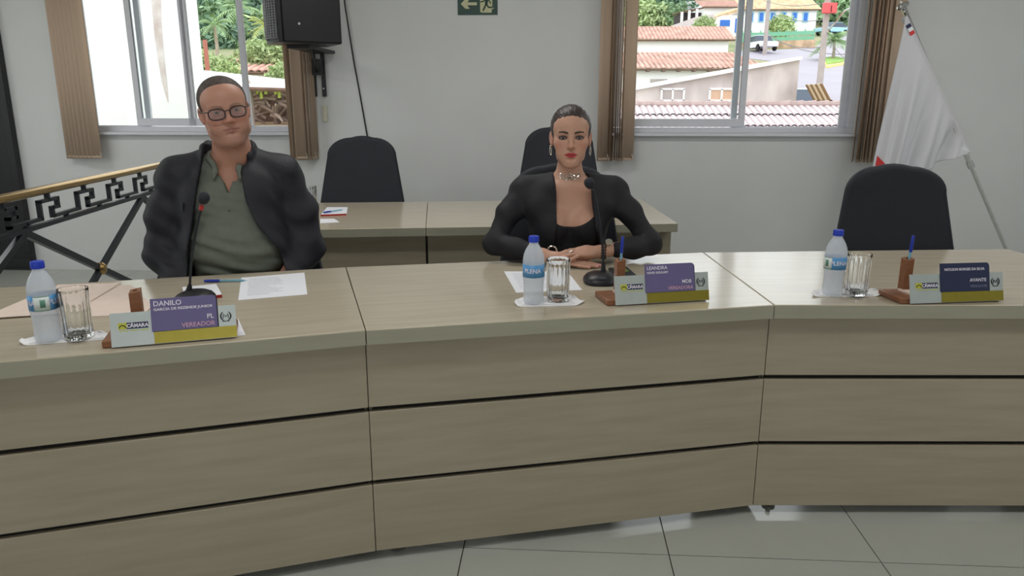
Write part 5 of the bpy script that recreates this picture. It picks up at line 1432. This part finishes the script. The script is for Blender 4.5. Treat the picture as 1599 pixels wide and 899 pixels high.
for (px, py, Y, rad, k_) in ((990, 12, 100, 4.5, 'leaf1'), (1010, 20, 92, 4, 'leaf2'), (1035, 8, 100, 4.5, 'leaf1'), (1052, 18, 92, 3, 'leaf2'), (1020, 34, 84, 2.6, 'leaf3'), (1045, 33, 84, 2.4, 'leaf1'), (995, 35, 84, 2.8, 'leaf3'), (970, 20, 95, 4, 'leaf2'), (1060, -5, 110, 4, 'leaf1'), (1030, -4, 108, 4, 'leaf2')):
    tree(px, py, Y + 24, rad * 1.25, k_, rnd.randrange(3), {'leaf1': 'mid green bushy tree above the terracotta roofs', 'leaf2': 'deep green bushy tree above the terracotta roofs', 'leaf3': 'yellowish green bushy tree above the terracotta roofs'}[k_])
tree(1219, 42, 84, 1.5, 'leaf3', 0, 'small round tree in front of the blue-shuttered house')
tree(1100, 40, 79, 1.1, 'leaf3', 1, 'low shrub below the retaining wall outside')
for (px, py) in ((1316, 12), (1338, 14), (1300, 2), (1330, 0), (1280, 3), (1360, 0)):
    tree(px, py, 112 + (px % 7), 4.2 if py > 0 else 6, ('leaf1', 'leaf2')[px % 2], px % 3, 'green tree at the top of the climbing street')
for (px, py, Y, rad) in ((318, 104, 30, .7), (350, 108, 29, .6), (405, 92, 34, 1.0), (430, 92, 34, 1.0), (440, 118, 24, .5)):
    tree(px, py, Y, rad, 'leaf3', px % 3, 'light green shrub beside the terracotta roof outside')

def palm(label, px, crown_py, Y, fr_len, m, nf=15, droop=1.0):
    p = PY(px, crown_py, Y); g = ground_z(Y)
    t = tag(empty('palm_tree', (p.x, Y, g)), label, 'palm', 'palm trees outside'); hgt = p.z - g
    MB().tube([(0, 0, -.2), (.05, 0, hgt * .5), (0, 0, hgt)], [.2 * fr_len / 2, .14 * fr_len / 2, .1 * fr_len / 2], 8).build('trunk', 'bark', t, smooth=True)
    rnd2 = random.Random(px)
    for i_ in range(nf):
        a = 2 * math.pi * i_ / nf + rnd2.uniform(-.2, .2); el = rnd2.uniform(-.1, 1.1); d = Vector((math.cos(a), math.sin(a), 0)); mb = MB(); side = Vector((-d.y, d.x, 0))
        L_ = fr_len * rnd2.uniform(.8, 1.1); n = 12; prev = None
        pts = [d * (L_ * s_ * math.cos(el) ) + Vector((0, 0, hgt + L_ * (s_ * math.sin(el) - droop * .62 * s_ * s_ * math.cos(el * .7)))) for s_ in [k_ / n for k_ in range(n + 1)]]
        mb.tube(pts, [.03 * (1 - .7 * k_ / n) for k_ in range(n + 1)], 4)
        for k_ in range(1, n + 1):
            w_ = L_ * .24 * math.sin(math.pi * (.12 + .8 * k_ / n)); q0 = pts[k_]
            for sg in (-1, 1):
                e = q0 + side * sg * w_ + (pts[k_] - pts[k_ - 1]).normalized() * w_ * .6 + Vector((0, 0, -w_ * .55))
                mb.add([q0, q0 + (pts[k_] - pts[k_ - 1]) * .6, e], [(0, 1, 2)])
        mb.build('frond', m, t)
    return t
palm('tall palm with broad crown before the forest', 335, 40, 62, 2.0, 'palm')
palm('palm with drooping crown seen beside the window mullion', 372, 15, 66, 2.6, 'palm', droop=1.2)
palm('yellowing palm near the loudspeaker side of the window', 416, 42, 58, 1.9, 'palmy')
palm('short bushy palm on the traffic island', 1303, 64, 63.5, 1.8, 'palm', 44, .9)

# left window: white wall, shed, roofs
Y = 9.0
a, b = PY(60, 0, Y), PY(296, 0, Y)
M['xstain'] = mat('white_wall_paint', lin(250, 250, 250), 0.8, var=.01)
t = tag(empty('boundary_wall', ((a.x + b.x) / 2, Y, -4)), 'tall white neighbouring wall with a brown streak stain', 'wall')
MB().box((0, .1, 4.2), (b.x - a.x, .2, 8.4)).build('rendered_face', 'xstain', t)
st = MB(); o = Vector(t.location)
left = [(234, -20), (238, 20), (241, 55), (247, 95), (253, 130), (262, 160)]; right = [(251, -20), (252, 30), (254, 60), (257, 95), (261, 130), (263, 160)]
vs = [PY(x, y, Y - .003) - o for x, y in left] + [PY(x, y, Y - .003) - o for x, y in right]
st.add(vs, [(i, i + 1, 7 + i, 6 + i) for i in range(5)])
st.build('streak_stain', mat('brown_damp_stain', lin(196, 178, 172), .9, scale=6, col2=lin(236, 228, 226), detail=8), t)
Y = 14.0
t = tag(empty('wood_shed', PY(400, 196, Y)), 'open timber shed with white sheet roof and dark interior', 'shed'); o = Vector(t.location)
t.location.z = ground_z(Y); o = Vector(t.location)
e0, e1 = PY(286, 131, Y - .3) - o, PY(470, 137, Y - .3) - o
h0, h1 = PY(286, 108, Y + 3) - o, PY(470, 128, Y + 3) - o
MB().add([e0, e1, h1, h0], [(0, 1, 2, 3)]).build('sheet_roof', 'xwhite', t, solid=.05)
MB().tube([e0 + Vector((0, 0, -.05)), e1 + Vector((0, 0, -.05))], .04, 6).build('eave_beam', 'timber', t)
zf = e0.z - .1
bw = MB().box(((e0.x + e1.x) / 2, 2.6, zf / 2), (e1.x - e0.x, .1, zf)); bw.build('back_boards', 'timber', t)
MB().box((e1.x, 1.3, zf / 2), (.1, 2.6, zf)).build('end_boards', 'timber', t)
for px in (372, 388):
    p = PY(px, 150, Y) - o; MB().box((p.x, 0, zf / 2), (.12, .12, zf)).build('post', 'concrete', t)
deck = PY(400, 195, Y).z - o.z
MB().box(((e0.x + e1.x) / 2, 1.2, deck / 2), (e1.x - e0.x, 2.4, deck)).build('plinth', 'stone', t)
fw = MB(); rnd3 = random.Random(3)
for i_ in range(90):
    x = rnd3.uniform(e0.x + .9, e1.x - .1); y = rnd3.uniform(.1, 1.2); hmax = .62 * math.sin(math.pi * min(1, max(0, (x - e0.x) / (e1.x - e0.x)))) + .15
    z_ = deck + rnd3.uniform(.04, hmax); d = Vector((rnd3.uniform(-1, 1), rnd3.uniform(-.6, .6), rnd3.uniform(-.5, .7))).normalized() * rnd3.uniform(.12, .3)
    c_ = Vector((x, y, z_)); fw.tube([c_ - d, c_ + Vector((0, 0, .03)), c_ + d], [.035, .03, .018], 5)
fo_ = fw.build('firewood_pile', 'log', None, o, smooth=True); tag(fo_, 'tangled heap of grey firewood branches in the shed', 'firewood', kind='stuff')
for (px, py) in ((401, 141), (408, 148), (415, 141), (430, 141), (436, 147), (379, 141)):
    p = PY(px, py, Y + .1)
    tag(MB().lathe([(.004, .10), (.012, .09), (.012, .06), (.028, .03), (.03, -.06), (.022, -.07), (.002, -.07)], 10).build('hanging_bottle', 'tarp', None, p, smooth=True), 'small lime green bottle hanging under the shed eave', 'bottle', 'bottles hanging in the shed')
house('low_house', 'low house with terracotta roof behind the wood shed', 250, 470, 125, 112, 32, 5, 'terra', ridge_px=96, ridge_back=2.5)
p = PY(325, 118, 27)
tag(MB().tube([(0, 0, ground_z(27) - p.z), (0, 0, PY(325, 62, 27).z - p.z)], .08, 8).build('wooden_post', mat('red_brown_post', lin(176, 110, 96), .8), None, p), 'reddish brown post standing before the terracotta roof', 'post')
